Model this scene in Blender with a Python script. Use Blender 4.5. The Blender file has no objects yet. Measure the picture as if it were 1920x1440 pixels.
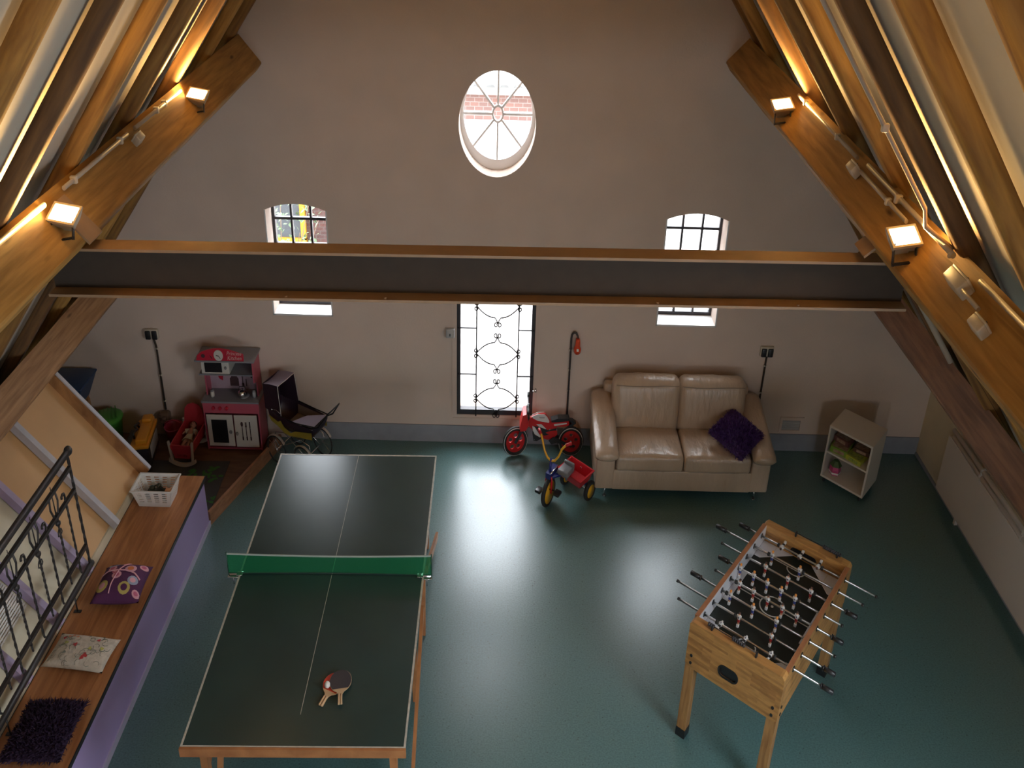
import bpy, bmesh, math, random
from mathutils import Vector, Matrix
random.seed(7)
PI = math.pi
sc = bpy.context.scene
COL = sc.collection

# ------------------------------------------------------------------ camera, world, light, exposure
cam = bpy.data.objects.new('camera', bpy.data.cameras.new('camera')); COL.objects.link(cam); sc.camera = cam
cam.data.sensor_width = 36.0; cam.data.lens = 1975.2 / 1920 * 36.0
cam.data.clip_start = .05; cam.data.clip_end = 200
CAM_P, CAM_R, CAM_Y = math.radians(28.9945), math.radians(1.6896), math.radians(.3288)
_U = Vector((0, math.sin(CAM_P), math.cos(CAM_P))); _F = Vector((0, math.cos(CAM_P), -math.sin(CAM_P))); _R = Vector((1, 0, 0))
_yaw = Matrix.Rotation(-CAM_Y, 3, 'Z')
_R, _U, _F = _yaw @ _R, _yaw @ _U, _yaw @ _F
_R2, _U2 = _R * math.cos(CAM_R) - _U * -math.sin(CAM_R), _U * math.cos(CAM_R) - _R * math.sin(CAM_R)
m = Matrix((( _R2.x, _U2.x, -_F.x, 0), (_R2.y, _U2.y, -_F.y, 0), (_R2.z, _U2.z, -_F.z, 5.005), (0, 0, 0, 1)))
cam.matrix_world = m

world = bpy.data.worlds.new('world'); sc.world = world; world.use_nodes = True
bg = world.node_tree.nodes['Background']; bg.inputs[0].default_value = (.87, .93, 1.0, 1); bg.inputs[1].default_value = 15.0
sc.view_settings.view_transform = 'Standard'; sc.view_settings.look = 'None'
sc.view_settings.exposure = 0.15; sc.view_settings.gamma = 1.0; sc.view_settings.use_curve_mapping = False
sc.cycles.max_bounces = 8; sc.cycles.diffuse_bounces = 5; sc.cycles.glossy_bounces = 4; sc.cycles.transparent_max_bounces = 12
sc.cycles.sample_clamp_indirect = 6.0; sc.cycles.caustics_reflective = False; sc.cycles.caustics_refractive = False

# Everything in the photograph stands about a quarter narrower than usual (round windows and wheels are ovals),
# so widths (world x) are built at three quarters; heights and depths are in metres.
K = .75
S_R = 1.08                                     # roof slope (rise over run)

# ------------------------------------------------------------------ helpers
def tag(o, label=None, cat=None, group=None, kind=None):
    if label: o['label'] = label
    if cat: o['category'] = cat
    if group: o['group'] = group
    if kind: o['kind'] = kind
    return o
ORIGIN = {}
def thing(name, label, cat, at, group=None, kind=None):
    o = bpy.data.objects.new(name, None); COL.objects.link(o); o.empty_display_size = .05
    o.location = (at[0] * K, at[1], at[2]); ORIGIN[o.name] = Vector(o.location)
    return tag(o, label, cat, group, kind)
def FR(x, y, z, yaw=0, tilt=0, roll=0):
    return Matrix.Translation((x, y, z)) @ Matrix.Rotation(math.radians(yaw), 4, 'Z') @ Matrix.Rotation(math.radians(tilt), 4, 'X') @ Matrix.Rotation(math.radians(roll), 4, 'Y')
class MB:
    def __init__(s, M=None): s.v, s.f, s.mi, s.sm, s.M, s.m, s.s = [], [], [], [], M or Matrix(), 0, False
    def add(s, vs, fs, M=None, smooth=None):
        T = s.M @ M if M else s.M
        b = len(s.v); s.v += [T @ Vector(p) for p in vs]
        for f in fs: s.f.append([b + i for i in f]); s.mi.append(s.m); s.sm.append(s.s if smooth is None else smooth)
        return s
    def box(s, x0, x1, y0, y1, z0, z1, M=None):
        vs = [(x, y, z) for z in (z0, z1) for y in (y0, y1) for x in (x0, x1)]
        return s.add(vs, [(0,2,3,1),(4,5,7,6),(0,1,5,4),(2,6,7,3),(0,4,6,2),(1,3,7,5)], M, False)
    def rbox(s, c, half, r=.01, n=2, M=None, puff=(0,0,0), smooth=True, seg=None):
        h = Vector(half); r = min(r, *[a * .999 for a in half]); N = seg or (2 * n)
        import itertools
        def grid(a):
            L = h[a]; out = [-L + r * (1 - math.cos(PI / 2 * i / n)) for i in range(n + 1)]
            mid = [] if not seg else [-L + r + (2 * L - 2 * r) * i / seg for i in range(1, seg)]
            return out + mid + [-q for q in reversed(out)]
        G = [grid(a) for a in range(3)]; idx = {}; vs = []; fs = []
        def vert(i, j, k):
            key = (i, j, k)
            if key in idx: return idx[key]
            p = Vector((G[0][i], G[1][j], G[2][k]))
            q = Vector([max(-h[a] + r, min(h[a] - r, p[a])) for a in range(3)]); d = p - q
            if d.length > 1e-9: p = q + d.normalized() * r
            u = [p[a] / h[a] for a in range(3)]
            for a in range(3):
                if puff[a]:
                    b_, c_ = [q_ for q_ in range(3) if q_ != a]
                    p[a] += puff[a] * u[a] * max(0, 1 - u[b_] ** 2) ** .6 * max(0, 1 - u[c_] ** 2) ** .6
            idx[key] = len(vs); vs.append(tuple(p + Vector(c))); return idx[key]
        n0, n1, n2 = [len(g) - 1 for g in G]
        for i in range(n0):
            for j in range(n1):
                fs.append((vert(i,j,0), vert(i,j+1,0), vert(i+1,j+1,0), vert(i+1,j,0)))
                fs.append((vert(i,j,n2), vert(i+1,j,n2), vert(i+1,j+1,n2), vert(i,j+1,n2)))
        for i in range(n0):
            for k in range(n2):
                fs.append((vert(i,0,k), vert(i+1,0,k), vert(i+1,0,k+1), vert(i,0,k+1)))
                fs.append((vert(i,n1,k), vert(i,n1,k+1), vert(i+1,n1,k+1), vert(i+1,n1,k)))
        for j in range(n1):
            for k in range(n2):
                fs.append((vert(0,j,k), vert(0,j,k+1), vert(0,j+1,k+1), vert(0,j+1,k)))
                fs.append((vert(n0,j,k), vert(n0,j+1,k), vert(n0,j+1,k+1), vert(n0,j,k+1)))
        return s.add(vs, fs, M, smooth)
    def cyl(s, a, b, r0, r1=None, n=12, caps=True, smooth=True, M=None):
        a, b = Vector(a), Vector(b); r1 = r0 if r1 is None else r1; d = (b - a).normalized()
        u = d.cross(Vector((0, 0, 1)) if abs(d.z) < .9 else Vector((1, 0, 0))).normalized(); w = d.cross(u)
        vs = [a + (u * math.cos(t) + w * math.sin(t)) * r0 for t in [2 * PI * i / n for i in range(n)]] + \
             [b + (u * math.cos(t) + w * math.sin(t)) * r1 for t in [2 * PI * i / n for i in range(n)]]
        fs = [(i, (i + 1) % n, n + (i + 1) % n, n + i) for i in range(n)]
        s.add(vs, fs, M, smooth)
        if caps: s.add(vs[:n], [tuple(reversed(range(n)))], M, False); s.add(vs[n:], [tuple(range(n))], M, False)
        return s
    def tube(s, path, r, n=8, M=None, closed=False, sx=1.0):
        P = [Vector(p) for p in path]; R = r if isinstance(r, (list, tuple)) else [r] * len(P)
        vs = []; L = len(P); u = None
        for i in range(L):
            if closed: d = P[(i + 1) % L] - P[i - 1]
            else: d = P[min(i + 1, L - 1)] - P[max(i - 1, 0)]
            d.normalize()
            if u is None: u = d.cross(Vector((0, 0, 1)) if abs(d.z) < .9 else Vector((1, 0, 0))).normalized()
            else: u = (u - d * u.dot(d)).normalized()
            w = d.cross(u)
            vs += [P[i] + (u * math.cos(2 * PI * k / n) + w * math.sin(2 * PI * k / n) * sx) * R[i] for k in range(n)]
        fs = []
        for i in range(L if closed else L - 1):
            a, b = i * n, ((i + 1) % L) * n
            for k in range(n): fs.append((a + k, a + (k + 1) % n, b + (k + 1) % n, b + k))
        s.add(vs, fs, M, True)
        if not closed: s.add(vs[:n], [tuple(reversed(range(n)))], M, False); s.add(vs[-n:], [tuple(range(n))], M, False)
        return s
    def ball(s, c, r, n=10, M=None):
        r = r if isinstance(r, (tuple, list)) else (r, r, r); vs = []; fs = []; m_ = max(4, n // 2 + 1)
        for i in range(m_ + 1):
            t = PI * i / m_
            for k in range(n):
                q = 2 * PI * k / n; vs.append((c[0] + r[0] * math.sin(t) * math.cos(q), c[1] + r[1] * math.sin(t) * math.sin(q), c[2] - r[2] * math.cos(t)))
        for i in range(m_):
            for k in range(n): fs.append((i * n + k, i * n + (k + 1) % n, (i + 1) * n + (k + 1) % n, (i + 1) * n + k))
        return s.add(vs, fs, M, True)
    def lathe(s, prof, c=(0,0,0), n=20, M=None, smooth=True):
        vs = []; fs = []
        for r, z in prof:
            for k in range(n): q = 2 * PI * k / n; vs.append((c[0] + r * math.cos(q), c[1] + r * math.sin(q), c[2] + z))
        for i in range(len(prof) - 1):
            for k in range(n): fs.append((i * n + k, i * n + (k + 1) % n, (i + 1) * n + (k + 1) % n, (i + 1) * n + k))
        return s.add(vs, fs, M, smooth)
    def bar(s, a, b, w, h, up=(0, 0, 1), M=None):
        a, b = Vector(a), Vector(b); d = (b - a).normalized(); u = d.cross(Vector(up)).normalized(); v = u.cross(d)
        vs = [p + u * i * w / 2 + v * j * h / 2 for p in (a, b) for j in (-1, 1) for i in (-1, 1)]
        return s.add(vs, [(0,1,3,2),(4,6,7,5),(0,4,5,1),(2,3,7,6),(0,2,6,4),(1,5,7,3)], M, False)
    def plate(s, outlines, thick, M=None, bevel=0.0):
        """filled 2D outlines (later ones inside earlier ones are holes), in local x,y, thickness along local z centred on 0"""
        cu = bpy.data.curves.new('tmp', 'CURVE'); cu.dimensions = '2D'; cu.fill_mode = 'BOTH'; cu.extrude = thick / 2
        for pts in outlines:
            sp = cu.splines.new('POLY'); sp.points.add(len(pts) - 1); sp.use_cyclic_u = True
            for i, p in enumerate(pts): sp.points[i].co = (p[0], p[1], 0, 1)
        return s._curve(cu, M)
    def text(s, string, size, thick, M=None, shear=0.0):
        cu = bpy.data.curves.new('tmp', 'FONT'); cu.body = string; cu.size = size; cu.extrude = thick / 2; cu.align_x = 'CENTER'; cu.align_y = 'CENTER'
        cu.shear = shear; cu.resolution_u = 2
        return s._curve(cu, M)
    def _curve(s, cu, M):
        ob = bpy.data.objects.new('tmp', cu); me = bpy.data.meshes.new_from_object(ob)
        s.add([v.co.copy() for v in me.vertices], [tuple(p.vertices) for p in me.polygons], M, False)
        bpy.data.objects.remove(ob); bpy.data.curves.remove(cu); bpy.data.meshes.remove(me); return s
    def build(s, name, mats, parent=None, at=None, shade=None):
        o0 = Vector((0, 0, 0))
        if parent is not None:
            p = parent
            while p.parent is not None: p = p.parent
            o0 = ORIGIN[p.name]
        elif at is not None: o0 = Vector((at[0] * K, at[1], at[2]))
        me = bpy.data.meshes.new(name)
        me.from_pydata([(v.x * K - o0.x, v.y - o0.y, v.z - o0.z) for v in s.v], [], s.f)
        me.polygons.foreach_set('material_index', s.mi); me.polygons.foreach_set('use_smooth', s.sm)
        for mt in (mats if isinstance(mats, (list, tuple)) else [mats]): me.materials.append(mt)
        bm = bmesh.new(); bm.from_mesh(me); bmesh.ops.remove_doubles(bm, verts=bm.verts, dist=1e-5); bmesh.ops.recalc_face_normals(bm, faces=bm.faces); bm.to_mesh(me); bm.free()
        o = bpy.data.objects.new(name, me); COL.objects.link(o)
        if parent is not None: o.parent = parent
        else: o.location = o0; ORIGIN[o.name] = o0.copy()
        return o
def inst(src, name, parent, d=(0, 0, 0)):
    c = src.copy(); c.name = name; COL.objects.link(c); c.parent = parent
    c.location = Vector(src.location) + Vector((d[0] * K, d[1], d[2]))
    for k in ('label',):
        if k in c and parent is not None: del c[k]
    return c
def circle(cx, cy, r, n=24, ry=None, a0=0, a1=2 * PI, full=True):
    ry = ry or r
    return [(cx + r * math.cos(a0 + (a1 - a0) * i / (n if full else n - 1)), cy + ry * math.sin(a0 + (a1 - a0) * i / (n if full else n - 1))) for i in range(n)]
XZ = Matrix(((1,0,0,0),(0,0,-1,0),(0,1,0,0),(0,0,0,1)))          # local x,y -> x,z ; local z -> -y
def UP(y): return Matrix.Translation((0, y, 0)) @ XZ

# ------------------------------------------------------------------ materials
def mat(name, c, rough=.5, metal=0.0, spec=.5, var=0.0, vs=8.0, bump=0.0, bs=40.0, emit=None, es=1.0, coat=0.0, alpha=None, stretch=None, c2=None):
    m_ = bpy.data.materials.new(name); m_.use_nodes = True; nt = m_.node_tree; b = nt.nodes['Principled BSDF']
    b.inputs['Base Color'].default_value = (*c, 1); b.inputs['Roughness'].default_value = rough; b.inputs['Metallic'].default_value = metal
    b.inputs['Specular IOR Level'].default_value = spec; b.inputs['Coat Weight'].default_value = coat
    if emit: b.inputs['Emission Color'].default_value = (*emit, 1); b.inputs['Emission Strength'].default_value = es
    if var or bump or c2:
        tc = nt.nodes.new('ShaderNodeTexCoord'); mp = nt.nodes.new('ShaderNodeMapping'); nt.links.new(tc.outputs['Object'], mp.inputs[0])
        if stretch: mp.inputs['Scale'].default_value = stretch
    if var or c2:
        no = nt.nodes.new('ShaderNodeTexNoise'); no.inputs['Scale'].default_value = vs; no.inputs['Detail'].default_value = 6; nt.links.new(mp.outputs[0], no.inputs[0])
        r = nt.nodes.new('ShaderNodeValToRGB'); e = r.color_ramp.elements; e[0].position = .3; e[1].position = .7
        d = c2 or tuple(max(0, x * (1 - var)) for x in c); e[0].color = (*d, 1); e[1].color = (*(c if c2 else tuple(min(1, x * (1 + var)) for x in c)), 1)
        nt.links.new(no.outputs[0], r.inputs[0]); nt.links.new(r.outputs[0], b.inputs['Base Color'])
    if bump:
        n2 = nt.nodes.new('ShaderNodeTexNoise'); n2.inputs['Scale'].default_value = bs; n2.inputs['Detail'].default_value = 4; nt.links.new(mp.outputs[0], n2.inputs[0])
        bp = nt.nodes.new('ShaderNodeBump'); bp.inputs['Strength'].default_value = bump; bp.inputs['Distance'].default_value = .01; nt.links.new(n2.outputs[0], bp.inputs['Height']); nt.links.new(bp.outputs[0], b.inputs['Normal'])
    return m_
def wood(name, dark, light, stretch, rough=.5, knots=True, scale=1.0, spec=.4, roty=None, cracks=False):
    """grain running along the axis with the small stretch value"""
    m_ = bpy.data.materials.new(name); m_.use_nodes = True; nt = m_.node_tree; b = nt.nodes['Principled BSDF']; L = nt.links.new
    b.inputs['Roughness'].default_value = rough; b.inputs['Specular IOR Level'].default_value = spec
    tc = nt.nodes.new('ShaderNodeTexCoord'); mp = nt.nodes.new('ShaderNodeMapping'); mp.inputs['Scale'].default_value = stretch; L(tc.outputs['Object'], mp.inputs[0])
    if roty is not None: mp.vector_type = 'TEXTURE'; mp.inputs['Rotation'].default_value = (0, roty, 0)
    no = nt.nodes.new('ShaderNodeTexNoise'); no.inputs['Scale'].default_value = 9 * scale; no.inputs['Detail'].default_value = 9; no.inputs['Distortion'].default_value = .5; L(mp.outputs[0], no.inputs[0])
    r = nt.nodes.new('ShaderNodeValToRGB'); e = r.color_ramp.elements; e[0].position = .32; e[0].color = (*dark, 1); e[1].position = .68; e[1].color = (*light, 1); L(no.outputs[0], r.inputs[0])
    out = r.outputs[0]
    if knots:
        vo = nt.nodes.new('ShaderNodeTexVoronoi'); vo.inputs['Scale'].default_value = 2.6 * scale; mk = nt.nodes.new('ShaderNodeMapping'); mk.inputs['Scale'].default_value = tuple(.5 + .5 * q for q in stretch); L(tc.outputs['Object'], mk.inputs[0]); L(mk.outputs[0], vo.inputs[0])
        rk = nt.nodes.new('ShaderNodeValToRGB'); k = rk.color_ramp.elements; k[0].position = .03; k[0].color = (.12, .08, .06, 1); k[1].position = .1; k[1].color = (1, 1, 1, 1); L(vo.outputs['Distance'], rk.inputs[0])
        mx = nt.nodes.new('ShaderNodeMix'); mx.data_type = 'RGBA'; mx.blend_type = 'MULTIPLY'; mx.inputs[0].default_value = .8; L(out, mx.inputs[6]); L(rk.outputs[0], mx.inputs[7]); out = mx.outputs[2]
    if cracks:
        mc = nt.nodes.new('ShaderNodeMapping'); mc.vector_type = 'TEXTURE'; mc.inputs['Rotation'].default_value = (0, roty or 0, 0); mc.inputs['Scale'].default_value = (16.0, 1.0, 1.0) if roty is not None else (1, 7, 1); L(tc.outputs['Object'], mc.inputs[0])
        nc = nt.nodes.new('ShaderNodeTexNoise'); nc.inputs['Scale'].default_value = 5.5; nc.inputs['Detail'].default_value = 0; L(mc.outputs[0], nc.inputs[0])
        rc = nt.nodes.new('ShaderNodeValToRGB'); q = rc.color_ramp.elements; q[0].position = .492; q[0].color = (1, 1, 1, 1); q[1].position = .508; q[1].color = (1, 1, 1, 1); q2 = rc.color_ramp.elements.new(.5); q2.color = (.10, .06, .04, 1); L(nc.outputs[0], rc.inputs[0])
        m3 = nt.nodes.new('ShaderNodeMix'); m3.data_type = 'RGBA'; m3.blend_type = 'MULTIPLY'; m3.inputs[0].default_value = .9; L(out, m3.inputs[6]); L(rc.outputs[0], m3.inputs[7]); out = m3.outputs[2]
    L(out, b.inputs['Base Color'])
    bp = nt.nodes.new('ShaderNodeBump'); bp.inputs['Strength'].default_value = .35; bp.inputs['Distance'].default_value = .006; L(no.outputs[0], bp.inputs['Height']); L(bp.outputs[0], b.inputs['Normal'])
    return m_
def glass(name, col=(1, 1, 1), refl=.06, tint=1.0):
    m_ = bpy.data.materials.new(name); m_.use_nodes = True; nt = m_.node_tree; nt.nodes.remove(nt.nodes['Principled BSDF'])
    t = nt.nodes.new('ShaderNodeBsdfTransparent'); t.inputs[0].default_value = (*col, 1); g = nt.nodes.new('ShaderNodeBsdfGlossy'); g.inputs['Roughness'].default_value = .03
    mx = nt.nodes.new('ShaderNodeMixShader'); mx.inputs[0].default_value = refl
    nt.links.new(t.outputs[0], mx.inputs[1]); nt.links.new(g.outputs[0], mx.inputs[2]); nt.links.new(mx.outputs[0], nt.nodes['Material Output'].inputs[0]); return m_
def floor_mat():
    m_ = bpy.data.materials.new('speckled_vinyl'); m_.use_nodes = True; nt = m_.node_tree; b = nt.nodes['Principled BSDF']; L = nt.links.new
    b.inputs['Roughness'].default_value = .3; b.inputs['Specular IOR Level'].default_value = 1.0
    tc = nt.nodes.new('ShaderNodeTexCoord')
    no = nt.nodes.new('ShaderNodeTexNoise'); no.inputs['Scale'].default_value = 90; no.inputs['Detail'].default_value = 3; L(tc.outputs['Object'], no.inputs[0])
    r = nt.nodes.new('ShaderNodeValToRGB'); e = r.color_ramp.elements; e[0].position = .32; e[0].color = (.062, .135, .138, 1); e[1].position = .62; e[1].color = (.10, .20, .20, 1); L(no.outputs[0], r.inputs[0])
    vo = nt.nodes.new('ShaderNodeTexVoronoi'); vo.inputs['Scale'].default_value = 22; L(tc.outputs['Object'], vo.inputs[0])
    rk = nt.nodes.new('ShaderNodeValToRGB'); k = rk.color_ramp.elements; k[0].position = .07; k[0].color = (.25, .25, .25, 1); k[1].position = .12; k[1].color = (1, 1, 1, 1); L(vo.outputs['Distance'], rk.inputs[0])
    mx = nt.nodes.new('ShaderNodeMix'); mx.data_type = 'RGBA'; mx.blend_type = 'MULTIPLY'; mx.inputs[0].default_value = .8; L(r.outputs[0], mx.inputs[6]); L(rk.outputs[0], mx.inputs[7]); L(mx.outputs[2], b.inputs['Base Color'])
    n2 = nt.nodes.new('ShaderNodeTexNoise'); n2.inputs['Scale'].default_value = 2.2; n2.inputs['Detail'].default_value = 5; L(tc.outputs['Object'], n2.inputs[0])
    mr = nt.nodes.new('ShaderNodeMapRange'); mr.inputs[3].default_value = .27; mr.inputs[4].default_value = .33; L(n2.outputs[0], mr.inputs[0]); L(mr.outputs[0], b.inputs['Roughness'])
    return m_
def brick_mat(name, c1, c2, mortar, scale=4.0):
    m_ = bpy.data.materials.new(name); m_.use_nodes = True; nt = m_.node_tree; b = nt.nodes['Principled BSDF']; L = nt.links.new; b.inputs['Roughness'].default_value = .9
    tc = nt.nodes.new('ShaderNodeTexCoord'); mp = nt.nodes.new('ShaderNodeMapping'); mp.inputs['Rotation'].default_value = (PI / 2, 0, 0); L(tc.outputs['Object'], mp.inputs[0])
    br = nt.nodes.new('ShaderNodeTexBrick'); br.inputs['Scale'].default_value = scale; br.inputs['Color1'].default_value = (*c1, 1); br.inputs['Color2'].default_value = (*c2, 1); br.inputs['Mortar'].default_value = (*mortar, 1)
    L(mp.outputs[0], br.inputs[0]); L(br.outputs[0], b.inputs['Base Color']); return m_

_n = math.hypot(1, S_R)
plaster = mat('white_plaster', (.64, .52, .44), .85, var=.04, vs=3, bump=.12, bs=60)
lining = mat('white_roof_lining', (.52, .47, .39), .8, var=.05, vs=4, bump=.1, bs=20)
cream_wall = mat('cream_plaster', (.62, .52, .36), .85, var=.05, vs=4, bump=.12, bs=50)
M_floor = floor_mat()
grey_paint = mat('grey_painted_skirting', (.27, .28, .31), .5, var=.08, vs=10)
pine_raf = {sd: [wood('rafter_pine_%s_%d' % ('left' if sd < 0 else 'right', i), d, l, (3.0, .30, .30), .75, roty=sd * math.atan2(S_R, K), cracks=True) for i, (d, l) in enumerate([((.22, .10, .022), (.44, .225, .05)), ((.15, .07, .02), (.32, .165, .042)), ((.085, .042, .018), (.19, .098, .034)), ((.26, .125, .03), (.52, .29, .075))])] for sd in (-1, 1)}  # darkest tone also carries rafters' shadow, palest tone carries the lamps' glow
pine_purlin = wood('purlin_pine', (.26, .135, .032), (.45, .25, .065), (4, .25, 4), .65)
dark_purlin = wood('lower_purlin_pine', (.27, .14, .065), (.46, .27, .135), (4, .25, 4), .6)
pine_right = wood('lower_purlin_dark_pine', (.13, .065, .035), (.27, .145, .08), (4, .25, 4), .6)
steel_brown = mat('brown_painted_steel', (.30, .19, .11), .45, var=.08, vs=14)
web_shade_conduit = mat('brown_web_shade_conduit', (.038, .026, .018), .8, var=.1, vs=14)  # web's shade put into the beam brown; socket conduits share this dark brown
black_iron = mat('black_iron', (.022, .02, .02), .38, .6)
dark_frame = mat('dark_painted_frame', (.035, .03, .035), .4)
white_paint = mat('white_paint', (.75, .74, .73), .35)
white_plastic = mat('white_plastic', (.72, .70, .67), .35)
grey_plastic = mat('grey_plastic', (.42, .42, .42), .4)
black_plastic = mat('black_plastic', (.018, .018, .02), .35)
black_rubber = mat('black_rubber', (.02, .02, .02), .7)
chrome = mat('chrome', (.75, .75, .76), .18, 1.0)
steel = mat('steel_rod', (.55, .53, .50), .3, 1.0)
pane_glass = glass('window_glass')

# ------------------------------------------------------------------ structure
XC = -.18; H_IN, H_OUT = 5.733, 5.90           # half widths at z=0 of the rafter underside plane and of the lining
def rx(side, z, H): return XC + side * (H - z / S_R)
Y0, YG = -3.6, 7.95
fl = MB(); fl.box(-6.3, 6.0, Y0 - .2, YG + .3, -.12, 0); tag(fl.build('floor', M_floor), kind='structure', label='teal speckled vinyl floor')
def gable_outline(pad=0): return [(-5.5, 0), (4.95, 0), (4.95, .95), (XC, (H_OUT + .2) * S_R), (-5.5, .78)]
archw = lambda x0, x1, z0, z1, rise: [(x0, z0), (x1, z0)] + [(x0 + (x1 - x0) * (1 - i / 10), z1 + rise * (1 - (2 * i / 10 - 1) ** 2)) for i in range(11)]
WL = (-2.60, -1.965, 1.21, 2.12); WR = (1.655, 2.300, 1.205, 2.13); DR = (-.575, .305, .28, 1.80)
RW = (-.165, 2.842, .392, .408)
holes = [archw(*WL, .052), archw(*WR, .052), [(DR[0], DR[2]), (DR[1], DR[2]), (DR[1], DR[3]), (DR[0], DR[3])], circle(RW[0], RW[1], RW[2], 48, RW[3])]
wb = MB(); wb.plate([gable_outline()] + holes, .30, UP(YG + .15)); tag(wb.build('wall_back', plaster), kind='structure', label='white gable wall')
rb = MB(); rh = [[(-2.2, 1.0), (-1.2, 1.0), (-1.2, 2.2), (-2.2, 2.2)], [(1.0, 1.0), (2.2, 1.0), (2.2, 2.3), (1.0, 2.3)]]
rb.plate([gable_outline()] + rh, .2, UP(Y0 - .1)); tag(rb.build('wall_front', plaster), kind='structure', label='white wall behind the viewer')
wr = MB(); wr.box(4.88, 5.02, Y0, YG, 0, 1.0); tag(wr.build('wall_right', cream_wall), kind='structure', label='low cream side wall under the roof slope')
wl = MB(); wl.box(-5.40, -5.24, Y0, YG, 0, .86); tag(wl.build('wall_left', cream_wall), kind='structure', label='low side wall under the left roof slope')
SKY = (.95, 2.90, 1.60, 3.15)                 # roof window added out of view to brighten the right side: y0, y1, z0, z1
for side, nm in ((-1, 'ceiling_left'), (1, 'ceiling_right')):
    c = MB(); za = .55; zt = H_OUT * S_R; k = _n / S_R
    M = Matrix(((0, -side / _n, side * S_R / _n, rx(side, za, H_OUT)), (1, 0, 0, 0), (0, S_R / _n, 1 / _n, za), (0, 0, 0, 1)))
    ol = [[(Y0 - .1, 0), (YG + .28, 0), (YG + .28, (zt - za) * k), (Y0 - .1, (zt - za) * k)]]
    if side > 0: ol.append([(SKY[0], (SKY[2] - za) * k), (SKY[1], (SKY[2] - za) * k), (SKY[1], (SKY[3] - za) * k), (SKY[0], (SKY[3] - za) * k)])
    c.plate(ol, .12, M @ Matrix.Translation((0, 0, .06)))
    tag(c.build(nm, lining), kind='structure', label='white roof lining between the rafters')
    if side > 0: SKYM = M
bs = MB(); bs.box(-2.58, 4.875, YG - .014, YG - .001, .002, .172); tag(bs.build('baseboard_back', grey_paint), kind='structure', label='grey painted skirting board')
b2 = MB(); b2.box(4.862, 4.879, 2.5, YG - .02, .002, .03); tag(b2.build('baseboard_right', grey_paint), kind='structure', label='thin grey skirting strip')

def raf(side, y, w, d, mt, idx, z0, wob=0.0, lab='', name='rafter'):
    """round-edged pole rafter running down one roof slope, undersides in the inner plane; y = its far face"""
    mb = MB(); mb.s = True; n = 14; z1 = H_IN * S_R - .1; st = 15; vs = []; fs = []
    nrm = Vector((-side * S_R / _n, 0, -1 / _n)); dirv = Vector((-side / _n, 0, S_R / _n)); length = (z1 - z0) * _n / S_R
    base = Vector((rx(side, z0, H_IN), y - w / 2, z0)) - nrm * d / 2; ph = random.random() * 6
    for i in range(st + 1):
        t = i / st; c0 = base + dirv * length * t + Vector((0, wob * math.sin(t * 4.2 + ph) , 0)); k = 1 + .05 * math.sin(t * 9 + ph)
        for j in range(n):
            a = 2 * PI * j / n; ca, sa = math.cos(a), math.sin(a); e = .62
            vs.append(c0 + Vector((0, 1, 0)) * math.copysign(abs(ca) ** e, ca) * w / 2 * k + nrm * math.copysign(abs(sa) ** e, sa) * d / 2)
    for i in range(st):
        for j in range(n): fs.append((i * n + j, i * n + (j + 1) % n, (i + 1) * n + (j + 1) % n, (i + 1) * n + j))
    fs += [tuple(range(n)), tuple(range(st * n, st * n + n))]
    mb.add(vs, fs, smooth=True)
    # long drying cracks: thin dark slivers let into the underside
    o = mb.build(name, mt, at=(rx(side, z0, H_IN), y, z0)); tag(o, lab, 'rafter', 'pole rafters on the %s roof slope' % ('left' if side < 0 else 'right'))
    return o
LZ = 0.9
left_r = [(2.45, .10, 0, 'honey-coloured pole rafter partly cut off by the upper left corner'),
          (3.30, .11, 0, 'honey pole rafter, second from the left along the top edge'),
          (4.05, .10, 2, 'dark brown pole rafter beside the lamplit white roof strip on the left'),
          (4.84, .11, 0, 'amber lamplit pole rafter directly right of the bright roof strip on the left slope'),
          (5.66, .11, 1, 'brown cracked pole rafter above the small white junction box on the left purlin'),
          (6.50, .10, 2, 'darkest pole rafter, its shadow put into the colour, just left of the lamplit one near the gable'),
          (7.26, .10, 3, 'golden pole rafter with lamp glow put into its colour, rising from the far left floodlight'),
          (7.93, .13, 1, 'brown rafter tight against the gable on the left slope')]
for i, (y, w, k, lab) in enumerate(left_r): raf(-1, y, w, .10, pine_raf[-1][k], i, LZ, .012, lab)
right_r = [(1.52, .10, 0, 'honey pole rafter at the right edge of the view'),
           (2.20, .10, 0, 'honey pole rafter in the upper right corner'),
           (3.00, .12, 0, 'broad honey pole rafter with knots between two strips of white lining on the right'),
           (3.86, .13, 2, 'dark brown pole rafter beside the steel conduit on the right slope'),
           (4.69, .12, 3, 'pinkish pole rafter with knots and painted-in lamplight carrying the conduit on the right'),
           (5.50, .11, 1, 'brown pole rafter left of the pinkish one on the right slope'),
           (6.30, .10, 2, 'pole rafter coloured dark for shadow on the right slope behind the golden one'),
           (7.48, .11, 3, 'golden pole rafter with painted-in lamplight above the far right floodlight'),
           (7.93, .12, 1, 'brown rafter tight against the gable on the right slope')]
for i, (y, w, k, lab) in enumerate(right_r): raf(1, y, w, .10, pine_raf[1][k], i, .95, .012, lab)

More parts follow.
